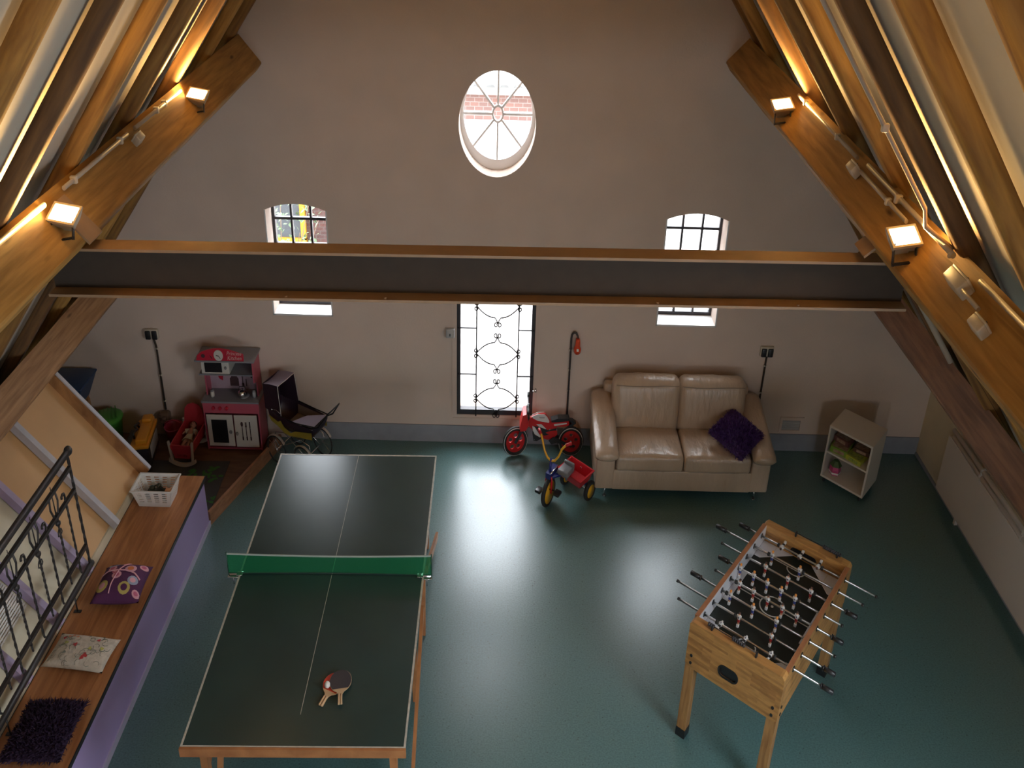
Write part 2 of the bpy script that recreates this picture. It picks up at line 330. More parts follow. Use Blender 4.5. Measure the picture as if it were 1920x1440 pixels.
def purlin(inner, outer, th, mt, y0, y1, lab, side, name='purlin', skew=0.0):
    """plank purlin standing square to the roof: inner and outer are the upper face's edges in x,z"""
    mb = MB(); a, b = Vector((inner[0], 0, inner[1])), Vector((outer[0], 0, outer[1])); d = (b - a).normalized(); dn = Vector((d.z * side, 0, -d.x * side)); dn = dn if dn.z < 0 else -dn
    e = .008; P = [a + d * e, b, b + dn * th, a + d * e + dn * th, a + dn * (th - e), a + dn * e]; st = 24; vs = []; fs = []
    for i in range(st + 1):
        y = y0 + (y1 - y0) * i / st
        for p in P: vs.append(p + Vector((skew * side * (y1 - y), y, 0)) + d * random.uniform(-.0022, .0022))
    n = len(P)
    for i in range(st):
        for k in range(n): fs.append((i * n + k, i * n + (k + 1) % n, (i + 1) * n + (k + 1) % n, (i + 1) * n + k))
    fs += [tuple(range(n)), tuple(range(st * n, st * n + n))]
    mb.add(vs, fs, smooth=False); o = mb.build(name, mt, at=(inner[0], y0, inner[1])); return tag(o, lab, 'purlin')
purlin((-2.495, 3.258), (-2.70, 3.462), .09, pine_purlin, .6, 7.94, 'long honey-coloured plank purlin on the left carrying two floodlights', -1)
purlin((2.064, 3.360), (2.27, 3.535), .09, pine_purlin, .6, 7.94, 'long honey-coloured plank purlin on the right carrying two floodlights', 1, skew=.010)
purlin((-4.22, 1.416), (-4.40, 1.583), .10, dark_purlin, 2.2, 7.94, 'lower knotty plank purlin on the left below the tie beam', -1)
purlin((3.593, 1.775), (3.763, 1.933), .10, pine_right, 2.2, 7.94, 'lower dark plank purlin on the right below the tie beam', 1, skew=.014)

# steel I-section tie beam across the room
TY = 4.42
tb = thing('tie_beam', 'brown painted steel I-beam spanning the whole room between the purlins', 'beam', (0, TY, 3.0))
def tbz(x): return 3.235 + .008 * x
mb = MB(); xa, xb = -2.78, 2.40
for z0, z1, w, nm, mt in ((-.013, 0, .115, 'top_flange', steel_brown), (-.232, -.219, .135, 'bottom_flange', steel_brown)):
    f = MB(); f.bar((xa, TY, tbz(xa) + (z0 + z1) / 2), (xb, TY, tbz(xb) + (z0 + z1) / 2), w, .013); f.build(nm, mt, tb)
f = MB(); f.bar((xa, TY + .02, tbz(xa) - .116), (xb, TY + .02, tbz(xb) - .116), .012, .205); f.build('web', web_shade_conduit, tb)
f = MB(); f.bar((-2.47, TY, 3.245), (-2.66, TY, 3.415), .15, .012, (0, 0, 1)); f.build('bracket', steel_brown, tb)
f = MB(); f.bar((2.07, TY - .02, 3.29), (2.20, TY - .02, 3.385), .15, .012, (0, 0, 1)); f.build('bracket', steel_brown, tb)
for x in (-1.35, -.75, .9, 1.75):
    f = MB(); f.cyl((x, TY - .05, tbz(x) - .222), (x, TY - .05, tbz(x) - .212), .009, n=6); f.build('bolt', steel_brown, tb)

# ------------------------------------------------------------------ windows and door
def window_rect(idx, W, lab):
    o = thing('window_%d' % idx, None, None, (W[0], YG + .22, W[2]), kind='structure'); o['label'] = lab
    x0, x1, z0, z1 = W; yy = YG + .20; t = .022
    inner = archw(x0 + .03, x1 - .03, z0 + .03, z1 - .02, .05)
    f = MB(); f.plate([archw(x0, x1, z0, z1, .05), inner], .05, UP(yy + .03)); f.build('window_frame', dark_frame, o)
    nv = 3
    for i in range(1, nv):
        x = x0 + (x1 - x0) * i / nv; f = MB(); f.box(x - t / 2, x + t / 2, yy, yy + .04, z0 + .01, z1 + .045); f.build('muntin', dark_frame, o)
    zz = z1 - .145
    while zz > z0 + .1:
        f = MB(); f.box(x0 + .01, x1 - .01, yy + .004, yy + .036, zz - t / 2, zz + t / 2); f.build('muntin', dark_frame, o); zz -= .225
    f = MB(); f.plate([inner], .004, UP(yy + .02)); f.build('pane', pane_glass, o)
    f = MB(); f.box(x0 - .012, x1 + .012, YG - .006, YG + .19, z0 - .012, z0 + .003); f.build('window_sill', white_paint, o)
    f = MB()
    for a, b in ((x0 - .014, x0), (x1, x1 + .014)): f.box(a, b, YG - .006, YG + .002, z0 - .01, z1)
    f.build('reveal_trim', white_paint, o)
    return o
window_rect(1, WL, 'small arched window with dark glazing bars on the left of the gable')
window_rect(2, WR, 'small arched window with dark glazing bars on the right of the gable')
o = thing('window_3', None, None, (RW[0], YG + .2, RW[1]), kind='structure'); o['label'] = 'round spoked window high in the gable'
cx, cz, ra, rb_ = RW; yy = YG + .19; cxw, czw = cx + .0, cz + .035; rw, rh_ = ra - .028, rb_ - .035
f = MB(); f.plate([circle(cx, cz, ra + .02, 48, rb_ + .02), circle(cxw, czw, rw - .01, 48, rh_ - .012)], .06, UP(yy + .03)); f.build('window_frame', white_paint, o)
f = MB(); f.plate([circle(cxw, czw, .062, 20, .072), circle(cxw, czw, .044, 20, .054)], .035, UP(yy + .02)); f.build('hub_ring', white_paint, o)
for k in range(8):
    a = PI / 4 * k; f = MB(); f.bar((cxw + math.cos(a) * .056, yy + .02, czw + math.sin(a) * .066), (cxw + math.cos(a) * (rw), yy + .02, czw + math.sin(a) * (rh_)), .018, .03, (0, 1, 0)); f.build('spoke', white_paint, o)
f = MB(); f.plate([circle(cx, cz, ra - .01, 40, rb_ - .01)], .004, UP(yy + .04)); f.build('pane', pane_glass, o)

o = thing('door_1', None, None, (DR[0], YG + .05, DR[2]), kind='structure'); o['label'] = 'tall glazed door with scrolled iron grille in the middle of the gable'
x0, x1, z0, z1 = DR
f = MB(); f.plate([[(x0, z0), (x1, z0), (x1, z1), (x0, z1)], [(x0 + .042, z0 + .048), (x1 - .042, z0 + .048), (x1 - .042, z1 - .05), (x0 + .042, z1 - .05)]], .06, UP(YG + .04)); f.build('door_frame', dark_frame, o)
f = MB(); f.box(x0 + .04, x1 - .04, YG + .05, YG + .055, z0 + .04, z1 - .04); f.build('pane', pane_glass, o)
f = MB(); f.box(x0 - .055, x0 - .045, YG - .006, YG, z0 - .03, z1 + .05); f.box(x0 - .055, x1 + .05, YG - .006, YG, z0 - .035, z0 - .028); f.box(x1 + .04, x1 + .05, YG - .006, YG, z0 - .03, z1 + .05); f.build('door_trim', plaster, o)
gi = MB(); yg = YG + .002; xl, xr = -.352, .118; xm = (xl + xr) / 2; r = .0082
def spiral(c, r0, a0, turns, sgn, n=14): return [(c[0] + r0 * (1 - .62 * i / n) * math.cos(a0 + sgn * 2 * PI * turns * i / n), yg, c[1] + r0 * (1 - .62 * i / n) * math.sin(a0 + sgn * 2 * PI * turns * i / n)) for i in range(n + 1)]
def hook(p, cdir, sgn): # a small curl starting at p
    c = (p[0] + cdir[0] * .020, p[1] + cdir[1] * .024); a0 = math.atan2(-cdir[1], -cdir[0]); return spiral(c, .024, a0, 1.1, sgn)
for x in (xl, xr): gi.bar((x, yg, z0 - .012), (x, yg, z1), .014, .010, (0, 1, 0))
for zc in (1.33, .888, .448):
    for sx in (-1, 1):
        for sz in (-1, 1):
            pts = []
            ex = xl if sx < 0 else xr; tz = zc + sz * .155
            for t in [i / 14 for i in range(15)]:
                x = xm + (ex - xm) * (1 - (1 - t) ** 1.0); u = (x - xm) / (ex - xm)
                zz = zc + sz * (.155 - .05 * min(1, u / .12) * (1 if u > 0 else 0) - .105 * max(0, (u - .1) / .9) ** 2.1)
                pts.append((x, yg, zz))
            gi.tube(pts, r * .75, 5)
            gi.tube(hook((xm, tz), (sx * .9, sz * .75), sx * sz), r * .75, 5)
            gi.tube(hook((ex, zc), (sx * .45, sz * .95), -sx * sz), r * .75, 5)
    gi.ball((xm, yg, zc + .155), .010, 6); gi.ball((xm, yg, zc - .155), .010, 6); gi.ball((xl, yg, zc), .010, 6); gi.ball((xr, yg, zc), .010, 6)
for zz in (1.125, .685):
    gi.bar((x0 + .01, yg, zz), (xl, yg, zz), .010, .010, (0, 1, 0)); gi.bar((xr, yg, zz - .01), (x1 - .01, yg, zz - .01), .010, .010, (0, 1, 0))
gi.build('iron_grille', black_iron, o)
hd = MB(); hd.cyl((.335, YG - .002, .555), (.335, YG - .05, .555), .009, n=8); hd.cyl((.335, YG - .045, .555), (.30, YG - .045, .556), .008, n=8); hd.build('door_handle', chrome, o)

# ------------------------------------------------------------------ outside the gable
pav = mat('pale_paving', (.40, .38, .36), .9, var=.2, vs=12)
g = MB(); g.box(-14, 14, YG + .3, 30, -.15, -.02); tag(g.build('ground', pav), kind='structure', label='pale paved yard outside')
brick = brick_mat('red_brick', (.16, .085, .07), (.13, .075, .065), (.2, .17, .16), 5); brick_dark = brick_mat('dark_brick', (.055, .02, .015), (.04, .016, .013), (.06, .05, .045), 5)
plain_white = mat('outdoor_white_render', (.6, .58, .55), .9)
yellow = mat('yellow_window_paint', (.30, .14, .002), .5)
ob = thing('outbuilding', 'low brick outbuilding with corrugated eaves seen through the round window', 'building', (-1, 12.0, 0))
f = MB(); f.box(-4.6, 3.0, 12.0, 12.3, 1.80, 2.12); f.build('brick_wall', brick, ob)
f = MB(); f.box(-2.9, 3.0, 11.98, 12.3, 0, 1.80); f.build('rendered_wall', plain_white, ob)
f = MB(); f.box(-4.6, -2.9, 11.99, 12.3, 0, 1.80); f.build('brick_pier', brick_dark, ob)
f = MB(); f.box(-4.6, 3.0, 11.85, 12.0, 2.12, 2.20); f.build('gutter_board', mat('pale_gutter', (.5, .5, .48), .7), ob)
f = MB(); vs = []; n = 150; grey_roof = mat('corrugated_sheet', (.33, .32, .31), .7)
for i in range(n + 1):
    x = -4.7 + 7.8 * i / n; w = .035 * math.sin(2 * PI * x / .20)
    vs += [(x, 11.75, 2.25 + w), (x, 14.5, 3.1 + w)]
f.add(vs, [(2 * i, 2 * i + 2, 2 * i + 3, 2 * i + 1) for i in range(n)]); f.build('corrugated_roof', grey_roof, ob)
f = MB(); f.box(-3.36, -3.28, 11.93, 12.0, .30, 1.1); f.box(-4.3, -3.28, 11.93, 12.0, .24, .32); f.build('window_frame', yellow, ob)
f = MB(); f.box(-4.3, -3.36, 11.96, 12.01, .32, 1.1); f.build('pane', mat('dim_pane', (.03, .035, .04), .4), ob)
pt = MB(FR(-3.9, 10.6, -.02)); pt.lathe([(0, 0), (.16, 0), (.22, .3), (.24, .3), (.24, .33), (.21, .33), (.2, .28), (0, .28)])
leafm = mat('bush_leaf', (.025, .06, .003), .5, var=.3)
bush = thing('bush', 'leafy bush outside the left arched window', 'bush', (-2.85, 9.1, -.02))
tr = MB()
for k in range(7):
    a = k * .9; tr.tube([(-2.85, 9.1, 0), (-2.85 + .12 * math.cos(a), 9.1 + .1 * math.sin(a), .8), (-2.8 + .45 * math.cos(a), 9.15 + .35 * math.sin(a), 1.6 + .1 * math.sin(k))], [.014, .01, .004], 5)
tr.build('branch', mat('bark', (.12, .08, .05), .8), bush)
lv = MB()
for k in range(330):
    a = random.random() * 6.28; rr = random.random() ** .5 * .55; z = random.uniform(.7, 1.85); c = Vector((-2.85 + rr * math.cos(a), 9.12 + rr * .7 * math.sin(a), z))
    q = Matrix.Translation(c) @ Matrix.Rotation(random.random() * 6.28, 4, 'Z') @ Matrix.Rotation(random.uniform(-1, 1), 4, 'X')
    L = random.uniform(.05, .09); lv.add([(0, 0, 0), (L * .35, L * .5, .004), (0, L, 0), (-L * .35, L * .5, .004)], [(0, 1, 2, 3)], q)
tag(lv.build('foliage', leafm, bush), kind='stuff')
o = thing('plant_pot', 'pale green plant pot in the yard beyond the left window', 'pot', (-3.05, 10.9, -.02))
pt = MB(FR(-3.05, 10.9, -.02)); pt.lathe([(0, 0), (.15, 0), (.21, .34), (.23, .34), (.23, .38), (.2, .38), (.19, .3), (0, .3)]); pt.build('pot', mat('green_glaze', (.02, .045, .035), .5), o)

# light portals in the openings so the sky's light is found
def portal(x0, x1, z0, z1, y, front):
    L = bpy.data.lights.new('sky_portal', 'AREA'); L.shape = 'RECTANGLE'; L.size = abs(x1 - x0) * K; L.size_y = z1 - z0; L.cycles.is_portal = True
    ob_ = bpy.data.objects.new('sky_portal', L); COL.objects.link(ob_); ob_.location = ((x0 + x1) / 2 * K, y, (z0 + z1) / 2); ob_.rotation_euler = (math.radians(-90 if front else 90), 0, 0)
for W in (WL, WR, DR): portal(W[0], W[1], W[2], W[3] + .05, YG + .27, True)
portal(cx - ra, cx + ra, cz - rb_, cz + rb_, YG + .28, True)
L = bpy.data.lights.new('sky_portal', 'AREA'); L.shape = 'RECTANGLE'; L.size = SKY[1] - SKY[0]; L.size_y = (SKY[3] - SKY[2]) * _n / S_R * .86; L.cycles.is_portal = True
ob_ = bpy.data.objects.new('sky_portal', L); COL.objects.link(ob_); _zc = (SKY[2] + SKY[3]) / 2; _pn = Vector((1 / K * S_R, 0, 1)).normalized()
_pc = Vector((rx(1, _zc, H_OUT) * K, (SKY[0] + SKY[1]) / 2, _zc)) + _pn * .12; _px = Vector((0, 1, 0)); _py = _pn.cross(_px)
ob_.matrix_world = Matrix(((_px.x, _py.x, _pn.x, _pc.x), (_px.y, _py.y, _pn.y, _pc.y), (_px.z, _py.z, _pn.z, _pc.z), (0, 0, 0, 1)))
o = thing('window_4', None, None, (rx(1, 2.5, H_OUT), 2.2, 2.5), kind='structure'); o['label'] = 'roof window added in the unseen right slope for more daylight'
_k = _n / S_R; _q = [(SKY[0], (SKY[2] - .55) * _k), (SKY[1], (SKY[2] - .55) * _k), (SKY[1], (SKY[3] - .55) * _k), (SKY[0], (SKY[3] - .55) * _k)]
f = MB(SKYM); f.plate([_q, [(_q[0][0] + .04, _q[0][1] + .04), (_q[1][0] - .04, _q[1][1] + .04), (_q[2][0] - .04, _q[2][1] - .04), (_q[3][0] + .04, _q[3][1] - .04)]], .08, Matrix.Translation((0, 0, .07))); f.build('window_frame', white_paint, o)
f = MB(SKYM); f.plate([_q], .005, Matrix.Translation((0, 0, .09))); f.build('pane', pane_glass, o)
for h_ in rh: portal(h_[0][0], h_[1][0], h_[0][1], h_[2][1], Y0 - .15, False)

# ------------------------------------------------------------------ floodlights, conduit and boxes on the purlins
lens = mat('lit_lamp_glass', (1, 1, 1), .3, emit=(1.0, .78, .45), es=18)
lamp_grey = mat('lamp_housing', (.34, .28, .2), .45, .2)
ivory = mat('ivory_plastic', (.56, .50, .40), .45)
conduit_m = mat('grey_conduit', (.42, .36, .29), .45)
def flood(at, side, lab, energy, aim):
    x, y, z = at; o = thing('floodlight', lab, 'lamp', at, 'floodlights on the purlins')
    nrm = Vector(aim).normalized(); xa = Vector((1, .12 * side, 0)); xa = (xa - nrm * xa.dot(nrm)).normalized(); ya = nrm.cross(xa)
    M = Matrix(((xa.x, ya.x, nrm.x, x), (xa.y, ya.y, nrm.y, y), (xa.z, ya.z, nrm.z, z + .085), (0, 0, 0, 1)))
    f = MB(M); f.add([(-.082, -.058, 0), (.082, -.058, 0), (.082, .058, 0), (-.082, .058, 0), (-.06, -.04, -.045), (.06, -.04, -.045), (.06, .04, -.045), (-.06, .04, -.045)], [(4,5,6,7),(0,1,5,4),(1,2,6,5),(2,3,7,6),(3,0,4,7)])
    f.plate([[(-.082, -.058), (.082, -.058), (.082, .058), (-.082, .058)], [(-.071, -.047), (.071, -.047), (.071, .047), (-.071, .047)]], .012, Matrix.Translation((0, 0, .004)))
    f.rbox((0, -.0, -.055), (.04, .03, .014), .006); f.build('housing', lamp_grey, o)
    f = MB(M); f.box(-.072, .072, -.048, .048, -.001, .002); f.build('lens', lens, o)
    f = MB(); f.bar((x - .06, y - .03, z + .07), (x - .06, y - .06, z - .02), .02, .006, (1, 0, 0)); f.bar((x + .06, y - .03, z + .07), (x + .06, y - .06, z - .005), .02, .006, (1, 0, 0)); f.bar((x - .065, y - .06, z - .012), (x + .065, y - .06, z + .004), .02, .006); f.build('bracket', black_iron, o)
    L = bpy.data.lights.new('floodlight_beam', 'AREA'); L.shape = 'RECTANGLE'; L.size = .11; L.size_y = .10; L.energy = energy; L.color = (1.0, .58, .18); L.spread = math.radians(140)
    lo = bpy.data.objects.new('floodlight_beam', L); COL.objects.link(lo)
    A = Vector((nrm.x * K, nrm.y, nrm.z)).normalized(); p = M @ Vector((0, 0, .012)); lo.location = (p.x * K, p.y, p.z); lo.rotation_euler = (-A).to_track_quat('Z', 'Y').to_euler() if False else A.to_track_quat('Z', 'Y').to_euler()
    lo.rotation_euler = (A * 1).to_track_quat('Z', 'Y').to_euler(); lo.rotation_euler = (-A).to_track_quat('-Z', 'Y').to_euler()
    lo.rotation_euler = A.to_track_quat('-Z', 'Y').to_euler()
    return o
flood((-2.55, 4.28, 3.318), -1, 'lit floodlight on the left purlin right beside the tie beam end', 15, (.06, -.42, .90))
flood((-2.555, 6.40, 3.312), -1, 'lit floodlight high on the left purlin near the gable', 15, (.06, -.36, .92))
flood((2.132, 4.05, 3.406), 1, 'lit floodlight on the right purlin right beside the tie beam end', 15, (-.06, -.42, .90))
flood((2.10, 6.22, 3.394), 1, 'lit floodlight high on the right purlin near the gable', 15, (-.06, -.36, .92))
flood((-2.55, 2.16, 3.318), -1, 'lit floodlight on the left purlin beside the viewer, outside the picture', 15, (.06, -.30, .92))
flood((2.13, 2.05, 3.406), 1, 'lit floodlight on the right purlin beside the viewer, outside the picture', 15, (-.06, -.30, .92))
def conduit(pts, r, lab, clips=(), m_=None, name='conduit', cat='pipe', clipm=None):
    o = thing(name, lab, cat, pts[0]); f = MB(); f.tube(pts, r, 8); f.build('pipe', m_ or conduit_m, o)
    for c in clips:
        f = MB(); f.rbox(c, (r * 1.6, .012, r * 1.5), .004, 1); f.build('clip', clipm or ivory, o)
    return o
lx, lz = -2.655, 3.445
conduit([(lx, 1.2, lz), (lx, 4.28, lz)], .013, 'grey conduit along the left purlin, camera side of the near floodlight', [(lx, 3.0, lz), (lx, 3.7, lz)])
conduit([(lx, 4.5, lz), (lx, 5.36, lz)], .012, 'grey conduit on the left purlin between the near floodlight and the junction box', [(lx, 4.62, lz), (lx, 5.25, lz)])
conduit([(lx, 5.48, lz), (lx + .01, 6.30, lz)], .012, 'grey conduit on the left purlin between the junction box and the far floodlight', [(lx, 5.85, lz), (lx, 6.0, lz)])
def jbox(c, h, side, lab, tiltdeg=45):
    o = thing('junction_box', lab, 'junction box', c); M = FR(c[0], c[1], c[2]) @ Matrix.Rotation(math.radians(tiltdeg * side), 4, 'Y')
    f = MB(M); f.rbox((0, 0, h[2]), h, .008, 2); f.build('box', ivory, o)
    f = MB(M); f.rbox((0, 0, h[2] * 2 + .003), (h[0] * .98, h[1] * .98, .006), .004, 1); f.build('lid', ivory, o)
    for sx in (-1, 1):
        f = MB(M); f.cyl((h[0] * .82 * sx, h[1] * .8 * sx, h[2] * 2), (h[0] * .82 * sx, h[1] * .8 * sx, h[2] * 2 + .012), .005, n=6); f.build('screw', black_plastic, o)
    return o
jbox((-2.60, 5.42, 3.385), (.035, .045, .02), -1, 'small ivory junction box on the left purlin between the two floodlights')
jbox((2.17, 4.95, 3.475), (.032, .048, .022), 1, 'small ivory junction box on the right purlin between the two floodlights')
jbox((2.20, 3.60, 3.455), (.052, .075, .028), 1, 'large ivory junction box below the near right floodlight')
jbox((2.165, 3.31, 3.425), (.035, .05, .022), 1, 'lowest ivory junction box on the right purlin')
rx_, rz_ = 2.235, 3.525
conduit([(rx_, 5.03, rz_), (rx_, 6.28, rz_)], .011, 'grey conduit on the right purlin leading up to the far floodlight', [(rx_, 5.4, rz_), (rx_, 6.1, rz_)])
conduit([(rx_ - .03, 4.2, rz_ - .02), (rx_ - .03, 4.88, rz_ - .02)], .011, 'inner grey conduit of the pair above the near right floodlight', [(rx_ - .03, 4.45, rz_ - .02)])
conduit([(rx_ + .01, 3.75, rz_ + .01), (rx_ + .01, 4.88, rz_ + .01)], .013, 'outer grey conduit of the pair above the near right floodlight', [(rx_, 4.4, rz_ + .01)])
conduit([(rx_ - .04, 3.37, rz_ - .04), (rx_ - .04, 3.57, rz_ - .035)], .010, 'short conduit joining the two lower junction boxes on the right')
conduit([(rx_ + .07, 1.0, rz_ + .01), (rx_ + .03, 3.52, rz_ + .005)], .012, 'grey conduit running down the right purlin past the lowest box', [(rx_, 2.9, rz_), (rx_, 2.4, rz_)])
# conduit following a rafter on the right slope
cpt = []
for t in range(8):
    z = 4.75 - t * .155; cpt.append((rx(1, z, H_IN - .03), 3.90, z))
cpt += [(rx(1, 3.62, H_IN - .06), 3.88, 3.60), (2.28, 3.83, 3.53), (2.23, 3.76, 3.53)]
conduit(cpt, .011, 'steel conduit following the pinkish rafter down to the large junction box', [cpt[2], cpt[5]])
conduit([(rx(1, z, H_IN + .02), 6.0 + 0 * z, z) for z in (1.35, 1.8, 2.3, 2.8, 3.2)], .022, 'pale pipe running down the right roof slope behind the lower purlin')

# ------------------------------------------------------------------ slanted panelling, bench, rail on the left
orange_p = mat('orange_beige_paint', (.60, .36, .16), .6, var=.05, vs=3)
cream_p = mat('cream_paint', (.66, .60, .44), .6, var=.05, vs=3)
grey_b = mat('grey_batten_paint', (.42, .40, .42), .5, var=.08, vs=12)
lilac_b = mat('lilac_batten_paint', (.36, .28, .42), .5, var=.08, vs=12)
raw_b = wood('brown_batten_side', (.22, .10, .04), (.45, .23, .09), (1, 4, .5), .6)
PD = Vector((-.686, 0, .727)); PN = Vector((.727, 0, .686)); PB = Vector((-3.63, 0, .52))
sp = thing('slanted_panelling', 'outward-leaning painted panel wall with raised battens behind the bench', 'panelling', (-3.63, 3.0, .45))
ys = [6.56, 5.91, 5.40, 4.90, 4.42, 3.98, 3.5, 3.0, 2.5]
for i in range(len(ys) - 1):
    f = MB(); p0, p1 = PB, PB + PD * 1.12; t = -PN * .02
    f.add([tuple(q + Vector((0, y, 0))) for y in (ys[i + 1] + .004, ys[i] - .004) for q in (p0, p1, p1 + t, p0 + t)], [(0,1,2,3),(7,6,5,4),(0,4,5,1),(1,5,6,2),(2,6,7,3),(3,7,4,0)])
    f.build('panel', orange_p if i < 2 else cream_p, sp)
for i, y in enumerate(ys):
    f = MB(); a = PB + PN * .03 - PD * .035 + Vector((0, y, 0)); b = PB + PN * .03 + PD * 1.06 + Vector((0, y, 0)); w = .05 if i else .035
    f.bar(a + PN * .012, b + PN * .012, w, .062 if i else .10, PN)
    bt = f.build('batten', raw_b if i == 0 else (grey_b if i == 1 else lilac_b), sp)
    if i == 0:
        f = MB(); f.bar(a + PN * .07 + Vector((0, .01, 0)), b + PN * .07 + Vector((0, .01, 0)), .032, .012, PN); f.build('cap_strip', mat('pale_grey_cap', (.50, .50, .54), .45), bt)
f = MB(); f.box(-3.66, -3.625, 2.4, 6.60, .452, .53); f.build('bottom_strip', cream_p, sp)
b_ = thing('slatted_blind', 'white slatted blind lying on the slanted panelling behind the iron rail', 'blind', (-3.9, 4.5, .7))
bl2 = MB()
for i in range(30):
    p = PB + PD * (.25 + .018 * i) + PN * .012; f = MB(); f.bar(p + Vector((0, 4.47, 0)), p + Vector((0, 4.86, 0)), .012, .004, PN); f.build('slat', white_plastic, b_)
for y in (4.55, 4.78):
    f = MB(); f.bar(PB + PD * .24 + PN * .004 + Vector((0, y, 0)), PB + PD * .78 + PN * .004 + Vector((0, y, 0)), .02, .008, PN); f.build('ladder_tape', cream_p, b_)

bench_wood = wood('bench_plank', (.33, .13, .05), (.52, .24, .10), (4, .3, 4), .38, knots=False)
lilac = mat('lilac_paint', (.42, .33, .62), .45, var=.03, vs=2)
be = thing('bench', 'long wooden bench with lilac front along the left side', 'bench', (-3.3, 2.0, 0))
f = MB(); f.box(-3.62, -3.036, 1.6, 6.645, .418, .45); f.build('seat_plank', bench_wood, be)
f = MB(); f.box(-3.036, -3.028, 1.6, 6.65, .420, .4495); f.build('edge_band', black_plastic, be)
f = MB(); f.box(-3.06, -3.042, 1.6, 6.62, .0, .418); f.box(-3.62, -3.06, 6.60, 6.62, 0, .418); f.build('front_panel', lilac, be)
f = MB(); f.box(-3.042, -3.028, 1.6, 6.625, .001, .05); f.build('skirting', mat('pale_lilac_skirting', (.50, .46, .62), .35), be)

iron2 = mat('wrought_iron', (.05, .045, .045), .4, .5)
rl = thing('iron_railing', 'black wrought-iron railing with twisted bars standing on the bench', 'railing', (-3.56, 4.0, .45))
RX = -3.56; RYE = 5.40
def rail(name, z, r, y1, y0=2.6):
    f = MB(); f.cyl((RX, y0, z), (RX, y1, z), r, n=10); f.build(name, iron2, rl)
rail('top_rail', 1.455, .025, RYE)
f = MB(); f.ball((RX, RYE + .01, 1.457), .033, 12); f.build('end_ball', iron2, rl)
for z, r in ((1.352, .010), (1.185, .010), (.755, .010)): f = MB(); f.bar((RX, 2.6, z), (RX, RYE - .01, z), .026, .024); f.build('flat_rail', iron2, rl)
rail('bottom_rail', .592, .022, RYE + .02)
def twist(a, b, r, n=26):
    f = MB(); a, b = Vector(a), Vector(b); vs = []; fs = []
    for i in range(n + 1):
        c = a.lerp(b, i / n); ph = i * .6
        for k in range(4): q = ph + k * PI / 2; vs.append(c + Vector((math.cos(q) * r, math.sin(q) * r, 0)))
    for i in range(n):
        for k in range(4): fs.append((i * 4 + k, i * 4 + (k + 1) % 4, i * 4 + 4 + (k + 1) % 4, i * 4 + 4 + k))
    return f.add(vs, fs, smooth=False)
f = twist((RX, RYE - .01, .592), (RX, RYE - .01, 1.44), .012); f.build('end_post', iron2, rl)
y = 5.25; k = 0
while y > 2.7:
    f = twist((RX, y, .655), (RX, y, 1.235), .0095)
    f.tube([(RX, y, 1.235), (RX, y - .006, 1.256), (RX, y - .022, 1.262), (RX, y - .04, 1.252), (RX, y - .042, 1.238)], .009, 6)
    f.tube([(RX, y, .66), (RX, y + .004, .64), (RX, y + .014, .632)], .007, 6); f.build('twisted_bar', iron2, rl)
    yb = y - .148; f = twist((RX, yb, .70), (RX, yb, 1.15), .0095); f.ball((RX, yb, 1.14), .022, 8)
    for sg in (-1, 1):
        f.tube([(RX, yb, 1.15), (RX, yb + sg * .03, 1.20), (RX, yb + sg * .055, 1.27), (RX, yb + sg * .04, 1.35)], .008, 6)
        f.tube([(RX, yb, 1.10), (RX, yb + sg * .022, 1.085), (RX, yb + sg * .028, 1.06), (RX, yb + sg * .012, 1.05)], .005, 6)
    f.tube([(RX, yb, 1.15), (RX, yb, 1.40)], [.006, .003], 6)
    f.tube([(RX, yb, .70), (RX, yb + .004, .67)], .007, 6); f.build('scrolled_bar', iron2, rl)
    y -= .296; k += 1
for y in (5.10, 4.1, 3.1):
    f = MB(); f.cyl((RX, y, .455), (RX, y, .585), .006, n=6); f.box(RX - .03, RX + .03, y - .012, y + .012, .4505, .457); f.build('foot', iron2, rl)

# ------------------------------------------------------------------ cushions
def pillow_fn(w, d, h, pinch=.06, sag=.0):
    def P(u, v, top=1):
        e = max(0, (1 - abs(u) ** 2.4)) ** .55 * max(0, (1 - abs(v) ** 2.4)) ** .55
        x = u * w / 2 * (1 - pinch * (1 - v * v) * abs(u)); y = v * d / 2 * (1 - pinch * (1 - u * u) * abs(v))
        return Vector((x, y, h * .42 + top * h * (.58 if top > 0 else .42) * e))
    return P
def pillow(mb, P, n=18):
    for top in (1, -1):
        vs = [P(-1 + 2 * i / n, -1 + 2 * j / n, top) for j in range(n + 1) for i in range(n + 1)]
        mb.add(vs, [(j * (n + 1) + i, j * (n + 1) + i + 1, (j + 1) * (n + 1) + i + 1, (j + 1) * (n + 1) + i) for j in range(n) for i in range(n)], smooth=True)
    return mb
def patch(mb, P, u, v, ru, rv, off=.002, n=12, rot=0, wob=0, inner=0.0):
    vs = []; fs = []; R = 3
    for k in range(R + 1):
        rr = inner + (1 - inner) * k / R
        for i in range(n):
            a = 2 * PI * i / n + rot; q = rr * (1 + wob * math.sin(3 * a + u * 9) * (rr > .5)); vs.append(P(max(-.99, min(.99, u + ru * q * math.cos(a))), max(-.99, min(.99, v + rv * q * math.sin(a)))) + Vector((0, 0, off)))
    for k in range(R):
        for i in range(n): fs.append((k * n + i, k * n + (i + 1) % n, (k + 1) * n + (i + 1) % n, (k + 1) * n + i))
    mb.add(vs, fs, smooth=True)
plum = mat('plum_cotton', (.085, .018, .075), .85, bump=.3, bs=90)
pink_c = mat('pink_felt', (.72, .36, .42), .85); rose_c = mat('rose_felt', (.55, .13, .22), .85); ochre_c = mat('ochre_felt', (.50, .40, .12), .85); blue_c = mat('blue_grey_felt', (.32, .36, .48), .85); orange_c = mat('orange_felt', (.70, .20, .06), .85)
